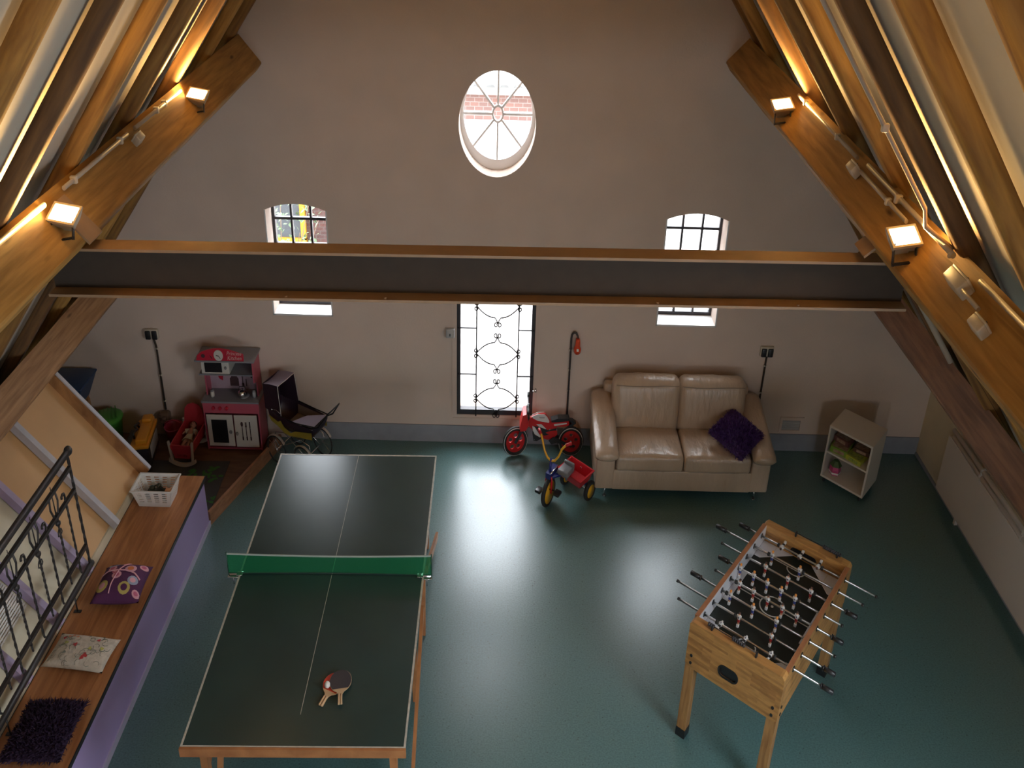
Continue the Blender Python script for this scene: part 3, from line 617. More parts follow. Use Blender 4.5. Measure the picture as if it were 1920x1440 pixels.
cu = thing('cushion', 'plum cushion with round felt flowers and pink ribbons, beside the iron railing', 'cushion', (-3.25, 5.28, .45)); M = FR(-3.255, 5.285, .452, 3)
P = pillow_fn(.40, .36, .16); f = MB(M); pillow(f, P); f.build('cover', plum, cu)
for (u, v, r, m1, m2) in ((-.5, .75, .25, blue_c, plum), (.05, .78, .17, pink_c, rose_c), (-.45, .40, .19, pink_c, rose_c), (.35, .35, .24, pink_c, orange_c), (.8, .62, .17, pink_c, rose_c), (-.12, -.05, .2, pink_c, rose_c), (.62, -.25, .22, blue_c, pink_c), (-.62, -.50, .26, ochre_c, pink_c), (.35, -.62, .25, ochre_c, plum), (-.25, .18, .14, rose_c, pink_c), (.86, -.75, .16, pink_c, rose_c)):
    f = MB(M); patch(f, P, u, v, r, r, .0022); p_ = f.build('felt_flower', m1, cu); f = MB(M); patch(f, P, u, v, r * .55, r * .55, .0040); f.build('flower_centre', m2, p_)
for pts in ([(-.95, .12), (-.6, .22), (-.2, .22), (.2, .2), (.6, .1), (.95, -.15)], [(.2, .98), (.05, .6), (-.1, .25), (-.15, -.1), (-.22, -.5), (-.25, -.95)]):
    f = MB(M); L = []
    for i in range(len(pts) - 1):
        for t in range(4): q = t / 4; L.append(P(pts[i][0] * (1 - q) + pts[i + 1][0] * q, pts[i][1] * (1 - q) + pts[i + 1][1] * q) + Vector((0, 0, .004)))
    f.tube(L, .006, 5, sx=.5); f.build('ribbon', pink_c, cu)
offw = mat('embroidered_cream_cotton', (.60, .53, .44), .9, var=.15, vs=26, bump=.5, bs=50)
cu = thing('cushion', 'flat cream cushion embroidered with small red flowers', 'cushion', (-3.32, 4.70, .45)); M = FR(-3.325, 4.70, .452, -5, 0, 0)
P = pillow_fn(.50, .285, .085, .05); f = MB(M); pillow(f, P); f.build('cover', offw, cu)
redf = mat('red_embroidery', (.50, .05, .05), .9); yelf = mat('yellow_embroidery', (.50, .48, .12), .9); grnf = mat('grey_green_embroidery', (.22, .24, .20), .9); salm = mat('salmon_embroidery', (.65, .27, .15), .9)
for (u, v, r, mm) in ((-.72, .55, .06, redf), (.45, .55, .055, redf), (-.2, .1, .07, redf), (.28, -.42, .085, redf), (.22, -.56, .06, redf), (-.42, -.35, .05, grnf), (.33, -.02, .06, yelf), (-.55, .2, .07, yelf), (.7, .1, .06, yelf), (-.45, .72, .06, salm), (-.3, .66, .05, salm), (-.58, .66, .05, salm)):
    f = MB(M); patch(f, P, u, v, r, r * 1.6, .0015, 9, wob=.35); f.build('embroidered_flower', mm, cu)
f = MB(M)
for k in range(46):
    u, v = random.uniform(-.85, .85), random.uniform(-.8, .8); a = random.random() * 6.28; L = []
    for t in range(5): L.append(P(max(-.95, min(.95, u + .045 * t * math.cos(a))), max(-.95, min(.95, v + .07 * t * math.sin(a)))) + Vector((0, 0, .0015))); a += .5
    f.tube(L, .0013, 4)
tag(f.build('stitched_stems', grnf, cu), kind='stuff')
def shaggy(lab, base, M, w, d, h, mt, n, L, seed):
    random.seed(seed); cu = thing('cushion', lab, 'cushion', base); P = pillow_fn(w, d, h, .03); f = MB(M); pillow(f, P, 14); f.build('cover', mt, cu); f = MB(M)
    for i in range(n):
        u, v = random.uniform(-1, 1), random.uniform(-1, 1); top = 1 if random.random() < .85 else -1; p = P(u, v, top)
        nn = Vector((u * .9 + random.gauss(0, .45), v * .9 + random.gauss(0, .45), .9 if top > 0 else .15)).normalized(); l = L * random.uniform(.6, 1.2)
        s_ = nn.cross(Vector((random.random(), random.random(), random.random()))).normalized() * .0035
        q = p + nn * l * .55; e = p + nn * l + Vector((random.gauss(0, .3), random.gauss(0, .3), -.25)) * l * .6
        if e.z < .002: e.z = .002
        if q.z < .002: q.z = .002
        f.add([p - s_, p + s_, q + s_, q - s_, e], [(0, 1, 2, 3), (3, 2, 4)], smooth=False)
    tag(f.build('shag_pile', mt, cu), kind='stuff'); return cu
shag_dark = mat('dark_purple_shag', (.028, .010, .040), .8); shag_p = mat('purple_shag', (.075, .025, .16), .55, var=.4, vs=60)
shaggy('very dark purple shaggy cushion at the near end of the bench', (-3.29, 4.08, .45), FR(-3.295, 4.085, .452, 1), .42, .42, .10, shag_dark, 3600, .035, 3)

# ------------------------------------------------------------------ basket on the bench
bk = thing('storage_basket', 'white slotted plastic basket on the far end of the bench', 'basket', (-3.38, 6.33, .45))
bx, by, zb, zt = -3.375, 6.325, .4525, .60
def bq(t, k=1.0): # half sizes at fraction t of the height
    return ((.150 + .042 * t) * k, (.088 + .028 * t) * k)
for (nm, sx, sy) in (('side', 0, -1), ('side', 0, 1), ('side', -1, 0), ('side', 1, 0)):
    f = MB(); L = bq(0), bq(1); nx = 9 if sy else 6; H = zt - zb
    def pt(s_, t, off):
        hx, hy = bq(t); 
        return (bx + (s_ * hx if sy else sx * (hx - off)), by + (sy * (hy - off) if sy else s_ * hy), zb + t * H)
    cols = [-1]
    for i in range(4): c = -.66 + .44 * i; cols += [c - .13, c + .13]
    cols += [1]; rows = [0]
    for j in range(5): r_ = .28 + .13 * j; rows += [r_, r_ + .065]
    rows += [1]
    for i in range(len(cols) - 1):
        for j in range(len(rows) - 1):
            if i % 2 == 1 and j % 2 == 1: continue
            a = [pt(cols[i], rows[j], 0), pt(cols[i + 1], rows[j], 0), pt(cols[i + 1], rows[j + 1], 0), pt(cols[i], rows[j + 1], 0)]; b = [pt(cols[i], rows[j], .004), pt(cols[i + 1], rows[j], .004), pt(cols[i + 1], rows[j + 1], .004), pt(cols[i], rows[j + 1], .004)]
            f.add(a + b, [(0,1,2,3),(7,6,5,4),(0,4,5,1),(1,5,6,2),(2,6,7,3),(3,7,4,0)])
    f.build(nm, white_plastic, bk)
f = MB(); f.box(bx - .15, bx + .15, by - .088, by + .088, zb - .0015, zb + .003); f.build('bottom', white_plastic, bk)
hx, hy = bq(1); f = MB(); f.plate([[(-hx - .008, -hy - .008), (hx + .008, -hy - .008), (hx + .008, hy + .008), (-hx - .008, hy + .008)], [(-hx + .004, -hy + .004), (hx - .004, -hy + .004), (hx - .004, hy - .004), (-hx + .004, hy - .004)]], .008, Matrix.Translation((bx, by, zt))); f.build('rim', white_plastic, bk)
o = thing('toy_tongs', 'small black toy lying in the white basket', 'toy', (bx, by, zb)); dk = mat('dark_olive_plastic', (.03, .032, .018), .4)
f = MB(FR(0, .045, .052)); f.rbox((bx - .02, by, zb - .028), (.10, .05, .02), .008, 2); f.ball((bx - .06, by - .01, zb + .026), (.030, .024, .020), 10); f.ball((bx + .005, by + .0, zb + .040), (.024, .022, .020), 10); f.tube([(bx - .05, by, zb + .03), (bx, by + .004, zb + .05), (bx + .05, by - .02, zb + .03), (bx + .07, by - .03, zb + .012)], .007, 6); f.rbox((bx - .01, by - .04, zb + .013), (.075, .02, .009), .006, 2); f.build('toy', dk, o)
o = thing('orange_block', 'small orange block in the corner of the white basket', 'block', (bx + .1, by - .03, zb)); f = MB(); f.rbox((bx + .105, by + .01, zb + .045), (.026, .024, .041), .004, 1); f.build('block', mat('orange_wood', (.72, .36, .16), .5), o)

# ------------------------------------------------------------------ table tennis table
TT = FR(-1.408, 5.154, 0, 1.0); tt_green = mat('table_tennis_green', (.024, .050, .048), .29, spec=.5, var=.12, vs=3)
tt_line = mat('worn_white_line', (.50, .48, .42), .5, var=.15, vs=30); tt_wood = wood('orange_brown_beech', (.33, .13, .05), (.48, .21, .08), (1, .4, 1), .4, knots=False)
tt = thing('table_tennis_table', 'dark green table tennis table on orange-brown wooden trestles', 'table', (-1.408, 5.154, 0))
for sy in (-1, 1):
    f = MB(TT); f.box(-.7625, .7625, .002 if sy > 0 else -1.37, 1.37 if sy > 0 else -.002, .742, .760); h = f.build('table_half', tt_green, tt)
    f = MB(TT); a, b = (.005, 1.37) if sy > 0 else (-1.37, -.005)
    f.box(-.7625, -.748, a, b, .7601, .7612); f.box(.748, .7625, a, b, .7601, .7612); f.box(-.748, .748, (1.355 if sy > 0 else -1.37), (1.37 if sy > 0 else -1.362), .7601, .7612); f.build('boundary_line', tt_line, h)
    f = MB(TT); f.box(-.0018, .0018, (.005 if sy > 0 else -1.15), (1.355 if sy > 0 else -.005), .7601, .7610); f.build('centre_line', tt_line, h)
    f = MB(TT)
    f.box(-.74, .74, sy * 1.355 - .012, sy * 1.355 + .012, .700, .741) if sy > 0 else f.box(-.765, .765, -1.388, -1.3705, .705, .7595)
    for sx in (-1, 1): f.box(sx * .735 - .012, sx * .735 + .012, min(sy * .02, sy * 1.34), max(sy * .02, sy * 1.34), .70, .741)
    f.build('apron', tt_wood, tt)
    for sx in (-1, 1):
        f = MB(TT); x = sx * .66; f.bar((x, sy * 1.26, 0), (x, sy * 1.26, .70), .05, .05, (0, 1, 0)); f.build('leg', tt_wood, tt)
        f = MB(TT); x = sx * .71; f.bar((x, sy * .30, 0), (x, sy * .42, .70), .05, .035, (0, 1, 0)); f.build('leg', tt_wood, tt)
        f = MB(TT); f.bar((sx * .765, sy * 1.28, .10), (sx * .765, sy * .18, .66), .025, .05, (0, 0, 1)); f.build('brace', tt_wood, tt)
    f = MB(TT); f.bar((-.66, sy * 1.26, .2), (.66, sy * 1.26, .2), .03, .05); f.build('stretcher', tt_wood, tt)
for x in (-.50,): f = MB(TT); f.bar((x, -1.36, .70), (x - .12, -1.30, .02), .035, .03, (0, 1, 0)); f.build('brace', tt_wood, tt)
netm = glass('green_net_mesh', (.03, .30, .12), .02)
_nt = netm.node_tree; _d = _nt.nodes.new('ShaderNodeBsdfDiffuse'); _d.inputs[0].default_value = (.02, .22, .09, 1); _m = _nt.nodes.new('ShaderNodeMixShader'); _m.inputs[0].default_value = .5
_t = [n for n in _nt.nodes if n.type == 'BSDF_TRANSPARENT'][0]; _t.inputs[0].default_value = (.25, .62, .38, 1)
_nt.links.new(_t.outputs[0], _m.inputs[1]); _nt.links.new(_d.outputs[0], _m.inputs[2]); _nt.links.new(_m.outputs[0], _nt.nodes['Material Output'].inputs[0])
nt_ = thing('table_tennis_net', 'green net with white top band clamped across the table tennis table', 'net', (-1.408, 5.154, .76))
NT = FR(-1.420, 5.150, .762, 1.0); f = MB(NT); n = 24; vs = []
for i in range(n + 1):
    x = -.835 + 1.67 * i / n; b = .014 * math.sin(i / n * PI); sag = -.012 * math.sin(i / n * PI)
    for j in range(4): vs.append((x, b * (1 - j / 3) , .004 + j * (.146 + sag) / 3))
f.add(vs, [(i * 4 + j, i * 4 + 4 + j, i * 4 + 5 + j, i * 4 + 1 + j) for i in range(n) for j in range(3)]); f.build('mesh', netm, nt_)
f = MB(NT); vs = []
for i in range(n + 1):
    x = -.835 + 1.67 * i / n; sag = -.012 * math.sin(i / n * PI); z = .150 + sag; vs += [(x, -.003, z - .002), (x, -.003, z + .008), (x, .003, z + .008), (x, .003, z - .002)]
f.add(vs, [(i * 4 + j, i * 4 + (j + 1) % 4, i * 4 + 4 + (j + 1) % 4, i * 4 + 4 + j) for i in range(n) for j in range(4)] + [(0,1,2,3), (n*4, n*4+1, n*4+2, n*4+3)]); f.build('top_band', mat('net_band', (.38, .44, .40), .8), nt_)
f = MB(NT); f.tube([(-.835 + 1.67 * i / n, .014 * math.sin(i / n * PI), .003) for i in range(n + 1)], .004, 5); f.build('bottom_cord', mat('dark_green_cord', (.01, .06, .03), .8), nt_)
for sx in (-1, 1):
    f = MB(NT); x = sx * .838; f.cyl((x, 0, -.012), (x, 0, .165), .005, n=8); f.build('post', mat('dark_green_post', (.01, .07, .04), .4), nt_)
    f = MB(NT); f.box(min(sx * .70, sx * .845), max(sx * .70, sx * .845), -.022, .018, -.0005, .004) if False else None
    f = MB(NT); f.rbox((sx * .79, -.004, -.012), (.052, .022, .004), .003, 1); f.rbox((sx * .745, -.004, .0035), (.025, .02, .0025), .002, 1); f.cyl((sx * .80, -.01, -.012), (sx * .80, -.01, -.075), .004, n=6); f.build('clamp', chrome, nt_)
def bat(lab, cx_, cy_, ang, z, mt, tilt=0):
    o = thing('table_tennis_bat', lab, 'bat', (cx_, cy_, z)); M = FR(cx_, cy_, z, ang, tilt)
    blade = [(.079 * math.sin(t) * (1 + .02 * math.cos(t)), .083 * math.cos(t)) for t in [2 * PI * i / 36 for i in range(36)]]
    ply = mat('bat_ply', (.62, .42, .24), .5) if 'bat_ply' not in bpy.data.materials else bpy.data.materials['bat_ply']
    neck = [(-.045, -.055), (-.016, -.095), (-.014, -.12), (-.017, -.17), (.017, -.17), (.014, -.12), (.016, -.095), (.045, -.055)]
    f = MB(M); f.plate([blade], .005, Matrix.Translation((0, 0, .0055))); f.plate([neck], .005, Matrix.Translation((0, 0, .0056))); f.build('blade', ply, o)
    face = [p for p in [(.077 * math.sin(t), .081 * math.cos(t)) for t in [2 * PI * i / 48 for i in range(48)]] if p[1] > -.058]
    f = MB(M); f.plate([face], .002, Matrix.Translation((0, 0, .0095))); f.build('rubber', mt, o)
    f = MB(M); f.rbox((-.009, -.138, .0115), (.0065, .038, .006), .004, 1); f.rbox((.009, -.138, .0115), (.0065, .038, .006), .004, 1); f.build('handle', ply, o)
    return o
bat('table tennis bat with red rubber lying under the dark one', -1.197, 4.222, -21, .7612, mat('red_rubber', (.62, .05, .02), .5))
bat('table tennis bat with black rubber lying on top of the red one', -1.150, 4.232, 10, .7735, mat('charcoal_rubber', (.035, .03, .038), .6))
o = thing('table_tennis_ball', 'white ball lying on the red bat', 'ball', (-1.240, 4.185, .772)); f = MB(); f.ball((-1.236, 4.190, .7925), .020, 16); f.build('ball', white_plastic, o)

# ------------------------------------------------------------------ foosball table
FX, FY = 2.184, 4.927
_a, _b = math.radians(36.9), math.radians(40.3)
FT = Matrix(((math.cos(_a), math.sin(_b), 0, FX), (-math.sin(_a), math.cos(_b), 0, FY), (0, 0, 1, 0), (0, 0, 0, 1)))
lam = bpy.data.materials.new('laminated_beech'); lam.use_nodes = True
def lam_mat(name, rot):
    m_ = bpy.data.materials.new(name); m_.use_nodes = True; nt = m_.node_tree; b = nt.nodes['Principled BSDF']; L = nt.links.new; b.inputs['Roughness'].default_value = .38
    tc = nt.nodes.new('ShaderNodeTexCoord'); mp = nt.nodes.new('ShaderNodeMapping'); mp.vector_type = 'TEXTURE'; mp.inputs['Rotation'].default_value = rot; L(tc.outputs['Object'], mp.inputs[0])
    br = nt.nodes.new('ShaderNodeTexBrick'); br.inputs['Scale'].default_value = 1.0; br.inputs['Brick Width'].default_value = .16; br.inputs['Row Height'].default_value = .018; br.inputs['Mortar Size'].default_value = .0; br.offset = .37
    br.inputs['Color1'].default_value = (.52, .27, .085, 1); br.inputs['Color2'].default_value = (.22, .085, .025, 1); br.inputs['Bias'].default_value = -.4; L(mp.outputs[0], br.inputs[0])
    m2 = nt.nodes.new('ShaderNodeMapping'); m2.inputs['Scale'].default_value = (6, 60, 60); L(mp.outputs[0], m2.inputs[0]); no = nt.nodes.new('ShaderNodeTexNoise'); no.inputs['Scale'].default_value = 1; L(m2.outputs[0], no.inputs[0])
    mx = nt.nodes.new('ShaderNodeMix'); mx.data_type = 'RGBA'; mx.blend_type = 'OVERLAY'; mx.inputs[0].default_value = .35; L(br.outputs[0], mx.inputs[6]); L(no.outputs[0], mx.inputs[7]); L(mx.outputs[2], b.inputs['Base Color']); return m_
ya_ = math.radians(-42 + 90); xa_ = math.radians(-31)
lam_end = lam_mat('laminated_beech_end', (PI / 2, 0, xa_)); lam_side = lam_mat('laminated_beech_side', (PI / 2, 0, ya_)); lam_leg = wood('laminated_beech_leg', (.30, .14, .05), (.50, .27, .10), (5, 5, .5), .4, knots=False)
fo = thing('foosball_table', 'beech foosball table with black pitch and wooden legs', 'game table', (FX, FY, 0))
HX, HY, ZT, ZB = .372, .664, .910, .575; wt = .028; RODY = [.505 - i * .1445 for i in range(8)]; RZ = .872
oval = lambda cx_, cz_, w, h: [(cx_ + (w - h) * sgn + h * math.cos(a), cz_ + h * math.sin(a)) for sgn, rg in ((1, range(-6, 7)), (-1, range(6, 19))) for a in [r_ * PI / 12 for r_ in rg]]
for sy in (-1, 1):
    f = MB(FT); T_ = Matrix.Translation((0, sy * (HY - .035), 0)) @ XZ
    rr = [(-HX + .02, ZT), (-HX, ZT - .02), (-HX, ZB + .02), (-HX + .02, ZB), (HX - .02, ZB), (HX, ZB + .02), (HX, ZT - .02), (HX - .02, ZT)][::-1]
    f.plate([rr, oval(-.03, .70, .075, .038)], .07, T_); e_ = f.build('end_panel', lam_end, fo)
    f = MB(FT); f.plate([oval(-.03, .70, .082, .045), oval(-.03, .70, .070, .033)], .006, Matrix.Translation((0, sy * (HY + .001), 0)) @ XZ); f.build('ball_return_ring', black_plastic, e_)
    f = MB(FT); f.plate([oval(-.03, .70, .073, .036)], .01, Matrix.Translation((0, sy * (HY - .012), 0)) @ XZ); f.build('ball_return_hole', black_plastic, e_)
    f = MB(FT); f.plate([oval(0.0, .822, .11, .026)], .004, Matrix.Translation((0, sy * (HY - .0715), 0)) @ XZ); f.build('goal_mouth', black_plastic, e_)
    for sx in (-1, 1):
        for z in (.67, .615):
            f = MB(FT); f.cyl((sx * (HX - .045), sy * HY, z), (sx * (HX - .045), sy * (HY + .006), z), .011, n=10); f.build('bolt', black_plastic, e_)
for sx in (-1, 1):
    f = MB(FT); f.box(min(sx * (HX - wt), sx * HX), max(sx * (HX - wt), sx * HX), -HY + .07, HY - .07, ZB, ZT - .004); s_ = f.build('side_panel', lam_side, fo)
    f = MB(FT); f.box(min(sx * (HX - wt - .003), sx * (HX + .001)), max(sx * (HX - wt - .003), sx * (HX + .001)), -HY + .07, HY - .07, ZT - .004, ZT); f.build('top_rail', wood('red_brown_rail', (.32, .13, .06), (.45, .20, .09), (1, 1, 1), .35, knots=False), s_)
    f = MB(FT); f.box(min(sx * (HX - wt), sx * (HX - wt - .006)), max(sx * (HX - wt), sx * (HX - wt - .006)), -HY + .07, HY - .07, .79, ZT - .006); f.build('inner_lining', mat('glossy_white', (.78, .80, .84), .25), s_)
    for z in (.67, .615):
        f = MB(FT); f.cyl((sx * HX, -HY + .045, z), (sx * (HX + .006), -HY + .045, z), .011, n=10); f.build('bolt', black_plastic, s_)
pitch = mat('black_pitch', (.014, .019, .016), .35); wl_ = mat('white_pitch_marking', (.62, .62, .58), .4); ped = mat('white_pitch_corner', (.70, .71, .76), .3)
f = MB(FT); f.box(-HX + wt, HX - wt, -HY + .07, HY - .07, .770, .785); pf = f.build('playfield', pitch, fo)
X_, Y_ = HX - wt - .006, HY - .071; zz = Matrix.Translation((0, 0, .7862))
for sy in (-1, 1):
    for sx in (-1, 1):
        q = [(sx * X_, sy * Y_), (sx * X_, sy * (Y_ - .20)), (sx * (X_ - .05), sy * (Y_ - .20)), (sx * (X_ - .26), sy * Y_)]
        f = MB(FT); f.plate([q if sx * sy > 0 else q[::-1]], .0015, zz); f.build('corner_ramp', ped, pf)
for sx in (-1, 1):
    f = MB(FT); f.plate([[(sx * X_, -.18), (sx * (X_ - .045), -.18), (sx * (X_ - .045), .18), (sx * X_, .18)]], .0013, zz); f.build('edge_strip', ped, pf)
f = MB(FT)
f.plate([circle(0, 0, .10, 32), circle(0, 0, .090, 32)], .0018, zz); f.plate([circle(0, 0, .011, 12)], .0018, zz); f.box(-X_, -.10, -.004, .004, .7855, .787); f.box(.10, X_, -.004, .004, .7855, .787)
for sy in (-1, 1):
    a, b, w_ = sy * Y_, sy * (Y_ - .135), .22
    f.box(-w_ - .004, w_ + .004, min(b - .004, b + .004), max(b - .004, b + .004), .7855, .787)
    for sx in (-1, 1): f.box(sx * w_ - .004, sx * w_ + .004, min(a, b), max(a, b), .7855, .787)
    arc = [(.075 * math.cos(t), sy * (Y_ - .135) - sy * .062 * math.sin(t)) for t in [PI * i / 16 for i in range(17)]]
    arc2 = [(.066 * math.cos(t), sy * (Y_ - .135) - sy * .053 * math.sin(t)) for t in [PI * i / 16 for i in range(17)]][::-1]
    f.plate([arc + arc2], .0018, zz)
f.build('pitch_marking', wl_, pf)
for sx in (-1, 1):
    for sy in (-1, 1):
        f = MB(FT); f.bar((sx * (HX - .040), sy * (HY - .040), .045), (sx * (HX - .040), sy * (HY - .040), ZB + .06), .074, .074, (0, 1, 0)); lg = f.build('leg', lam_leg, fo)
        f = MB(FT); f.bar((sx * (HX - .040), sy * (HY - .040), .0), (sx * (HX - .040), sy * (HY - .040), .068), .079, .079, (0, 1, 0)); f.build('foot_cap', black_plastic, lg)
# figures: one mesh per kind of figure, shared by all copies
skin_o = mat('orange_hair', (.75, .28, .04), .5); shirt = mat('white_shirt', (.74, .74, .74), .4); blue_s = mat('blue_shorts', (.06, .08, .30), .4); red_s = mat('dark_red_shorts', (.38, .03, .03), .4); dark_h = mat('dark_hair', (.07, .03, .02), .5); face_m = mat('figure_face', (.66, .34, .2), .5); numb = mat('shirt_number', (.05, .05, .12), .5)
def figure(kind, lie=0):
    M = FT @ Matrix.Translation((0, 0, RZ)) @ Matrix.Rotation(math.radians(lie), 4, 'X'); M = M @ Matrix.Scale(.88, 4); f = MB(M); hair = 0; mats = [skin_o if kind == 'orange' else dark_h, face_m if kind != 'goal' else shirt, shirt, blue_s if kind == 'orange' else (red_s if kind == 'red' else black_plastic), shirt, numb]
    f.m = 1; f.ball((0, -.001, .030), (.010, .010, .012), 8); f.m = 0; f.ball((0, .001, .036), (.0115, .0115, .010), 8)
    f.m = 2; f.rbox((0, 0, .004), (.0135, .0095, .020), .006, 2); f.rbox((-.016, 0, .010), (.004, .006, .012), .003, 1); f.rbox((.016, 0, .010), (.004, .006, .012), .003, 1)
    f.m = 3; f.rbox((0, 0, -.026), (.0115, .009, .013), .004, 1); f.m = 1; f.rbox((0, 0, -.046), (.008, .007, .011), .003, 1); f.m = 4; f.rbox((0, -.002, -.068), (.011, .011, .013), .003, 1)
    f.m = 5; f.box(-.004, .004, -.0105, -.0098, -.002, .010)
    return f, mats
lineup = [('goal', 3, .155, 90), ('orange', 2, .235, 0), ('red', 3, .19, 0), ('orange', 5, .115, 0), ('red', 5, .118, 0), ('orange', 3, .19, 0), ('red', 2, .26, 0), ('goal', 3, .20, -90)]
shift = [-.0, -.06, .02, -.09, -.02, -.075, .01, -.0]
lefts = [(.167, 1), (.31, 1), (.19, 0), (.14, 1), (.10, 0), (.235, 1), (.28, 0), (.19, 0)]; rights = [(.255, 0), (.20, 0), (.20, 1), (.145, 0), (.20, 1), (.20, 0), (.25, 1), (.29, 1)]
handle_m = mat('black_rubber_handle', (.02, .02, .022), .35); protos = {}
for i, y in enumerate(RODY):
    f = MB(FT); f.cyl((-HX - lefts[i][0], y, RZ), (HX + rights[i][0], y, RZ), .0075, n=10); rd = f.build('rod', steel, fo)
    for sx, (ln, hd_) in ((-1, lefts[i]), (1, rights[i])):
        f = MB(FT); e = sx * (HX + ln)
        if hd_: f.cyl((e - sx * .088, y, RZ), (e - sx * .08, y, RZ), .018, n=12); f.cyl((e - sx * .08, y, RZ), (e, y, RZ), .0155, .0165, n=8); f.cyl((e, y, RZ), (e + sx * .004, y, RZ), .010, n=8); f.build('handle', handle_m, rd)
        else: f.cyl((e - sx * .014, y, RZ), (e + sx * .003, y, RZ), .0105, n=10); f.build('end_cap', black_plastic, rd)
        f = MB(FT); f.cyl((sx * (HX + .001), y, RZ), (sx * (HX + .006), y, RZ), .019, n=12); f.cyl((sx * (HX - wt - .006), y, RZ), (sx * (HX - wt - .010), y, RZ), .019, n=12); f.build('bearing', black_plastic, rd)
    kind, n, sp_, lie = lineup[i]; y0_ = y
    for k in range(n):
        x = (k - (n - 1) / 2) * sp_ + shift[i]; key = (kind, lie)
        lc = FT.to_3x3() @ Vector((x, y, 0))
        if key not in protos:
            f, ms = figure(kind, lie); f.v = [v + lc for v in f.v]; p_ = f.build('player', ms, rd); protos[key] = (p_, lc)
        else: inst(protos[key][0], 'player', rd, (lc.x - protos[key][1].x, lc.y - protos[key][1].y, 0))
        if k in (0, n - 1):
            s_ = -1 if k == 0 else 1; f = MB(FT); f.cyl((x + s_ * .022, y, RZ), (x + s_ * .040, y, RZ), .014, n=10); f.build('bumper', black_rubber, rd)
for sy, xc, beads in ((-1, -.02, ((-.165, 3), (.03, 6))), (1, .09, ((.10, 9),))):
    f = MB(FT); yb = sy * (HY - .03); f.cyl((xc - .19, yb, ZT + .028), (xc + .16, yb, ZT + .028), .0035, n=6)
    for e in (-.19, .16): f.rbox((xc + e, yb, ZT + .017), (.007, .013, .018), .004, 1)
    sc_ = f.build('score_counter', black_plastic, fo)
    for x0_, n in beads:
        for k in range(n): f = MB(FT); f.cyl((xc + x0_ - .06 + k * .0165, yb, ZT + .028), (xc + x0_ - .06 + k * .0165 + .0135, yb, ZT + .028), .0135, n=10); f.build('bead', mat('dark_bead', (.03, .03, .038), .35) if 'dark_bead' not in bpy.data.materials else bpy.data.materials['dark_bead'], sc_)

# ------------------------------------------------------------------ sofa
leather = mat('cream_leather', (.47, .35, .25), .30, spec=.6, var=.06, vs=4, bump=1.0, bs=9, stretch=(2.6, 1, .8))
so = thing('sofa', 'two-seat cream leather sofa with slim metal feet against the gable', 'sofa', (1.92, 7.5, 0))
sx0, sx1 = .985, 2.865; fy = 7.125
def wrinkle(mb, amp, fx=22, seed=0):
    random.seed(seed); ph = [random.random() * 6 for _ in range(8)]
    mb.v = [v + Vector((0, 0, amp * (math.sin(v.x * fx + 3 * math.sin(v.y * 7 + ph[0])) * .6 + math.sin(v.x * fx * 2.1 + ph[1] + 2 * math.sin(v.y * 11)) * .4))) if True else v for v in mb.v]
f = MB(); f.rbox(((sx0 + sx1) / 2, (fy + 7.86) / 2, .19), ((sx1 - sx0) / 2 - .19, (7.86 - fy) / 2 - .0, .095), .012, 2); f.build('base', leather, so)
def arm(xa_, xb_, nm):
    f = MB(); xc = (xa_ + xb_) / 2; w = (xb_ - xa_) / 2
    f.rbox((xc, (fy - .005 + 7.87) / 2, .285), (w, (7.87 - fy + .005) / 2, .185), .02, 3)
    prof = [(fy - .075, .415), (fy - .10, .44), (fy - .098, .485), (fy - .06, .512), (fy + .1, .525), (7.5, .575), (7.8, .63), (7.88, .62), (7.88, .45), (fy, .45)]
    vs = []; n = 10
    for i in range(n + 1):
        u = -1 + 2 * i / n; drop = .035 * abs(u) ** 3
        for (y, z) in prof: vs.append((xc + u * (w + .02), y + (.02 * abs(u) ** 3 if y < fy else 0), z - (drop if z > .46 else -drop * .4)))
    m_ = len(prof); f.add(vs, [(i * m_ + k, i * m_ + (k + 1) % m_, (i + 1) * m_ + (k + 1) % m_, (i + 1) * m_ + k) for i in range(n) for k in range(m_)] + [tuple(range(m_)), tuple(range(n * m_, n * m_ + m_))], smooth=True)
    return f.build(nm, leather, so)
arm(sx0, sx0 + .205, 'armrest'); arm(sx1 - .205, sx1, 'armrest')
xm_ = (sx0 + sx1) / 2; iw = (sx1 - sx0) / 2 - .21
for s in (-1, 1):
    f = MB(); f.rbox((xm_ + s * iw / 2, 7.345, .355), (iw / 2 - .003, .235, .075), .035, 4, None, (0, .01, .022), seg=14); wrinkle(f, .0035, 26, 3 + s); f.build('seat_cushion', leather, so)
    f = MB(FR(xm_ + s * iw / 2, 7.705, .583, 0, -9)); f.rbox((0, 0, 0), (iw / 2 + .016, .105, .25), .085, 4, None, (0, .03, .012), seg=12); wrinkle(f, .003, 20, 6 + s); bc = f.build('back_cushion', leather, so)
    f = MB(FR(xm_ + s * iw / 2, 7.705, .583, 0, -9)); f.tube([(x, -.103 - .018 * (1 - (x / iw * 2) ** 2), .195 + .004 * math.sin(x * 9)) for x in [-(iw / 2 - .02) + (iw - .04) * i / 14 for i in range(15)]], .0035, 5); f.build('seam', mat('leather_seam', (.25, .19, .14), .6), bc)
f = MB(); f.rbox((xm_, 7.87, .46), ((sx1 - sx0) / 2 - .12, .05, .24), .03, 2); f.build('back_frame', leather, so)
for x in (sx0 + .12, sx1 - .12):
    for y in (fy + .05, 7.80):
        f = MB(); f.cyl((x, y, .006), (x, y, .098), .009, n=10); f.cyl((x, y, 0), (x, y, .008), .02, n=12); f.build('leg', chrome, so)
shaggy('bright purple shaggy cushion lying on the right seat of the cream sofa', (2.52, 7.33, .45), FR(2.50, 7.31, .490, 44, 9, -7), .43, .43, .12, shag_p, 4200, .034, 5)

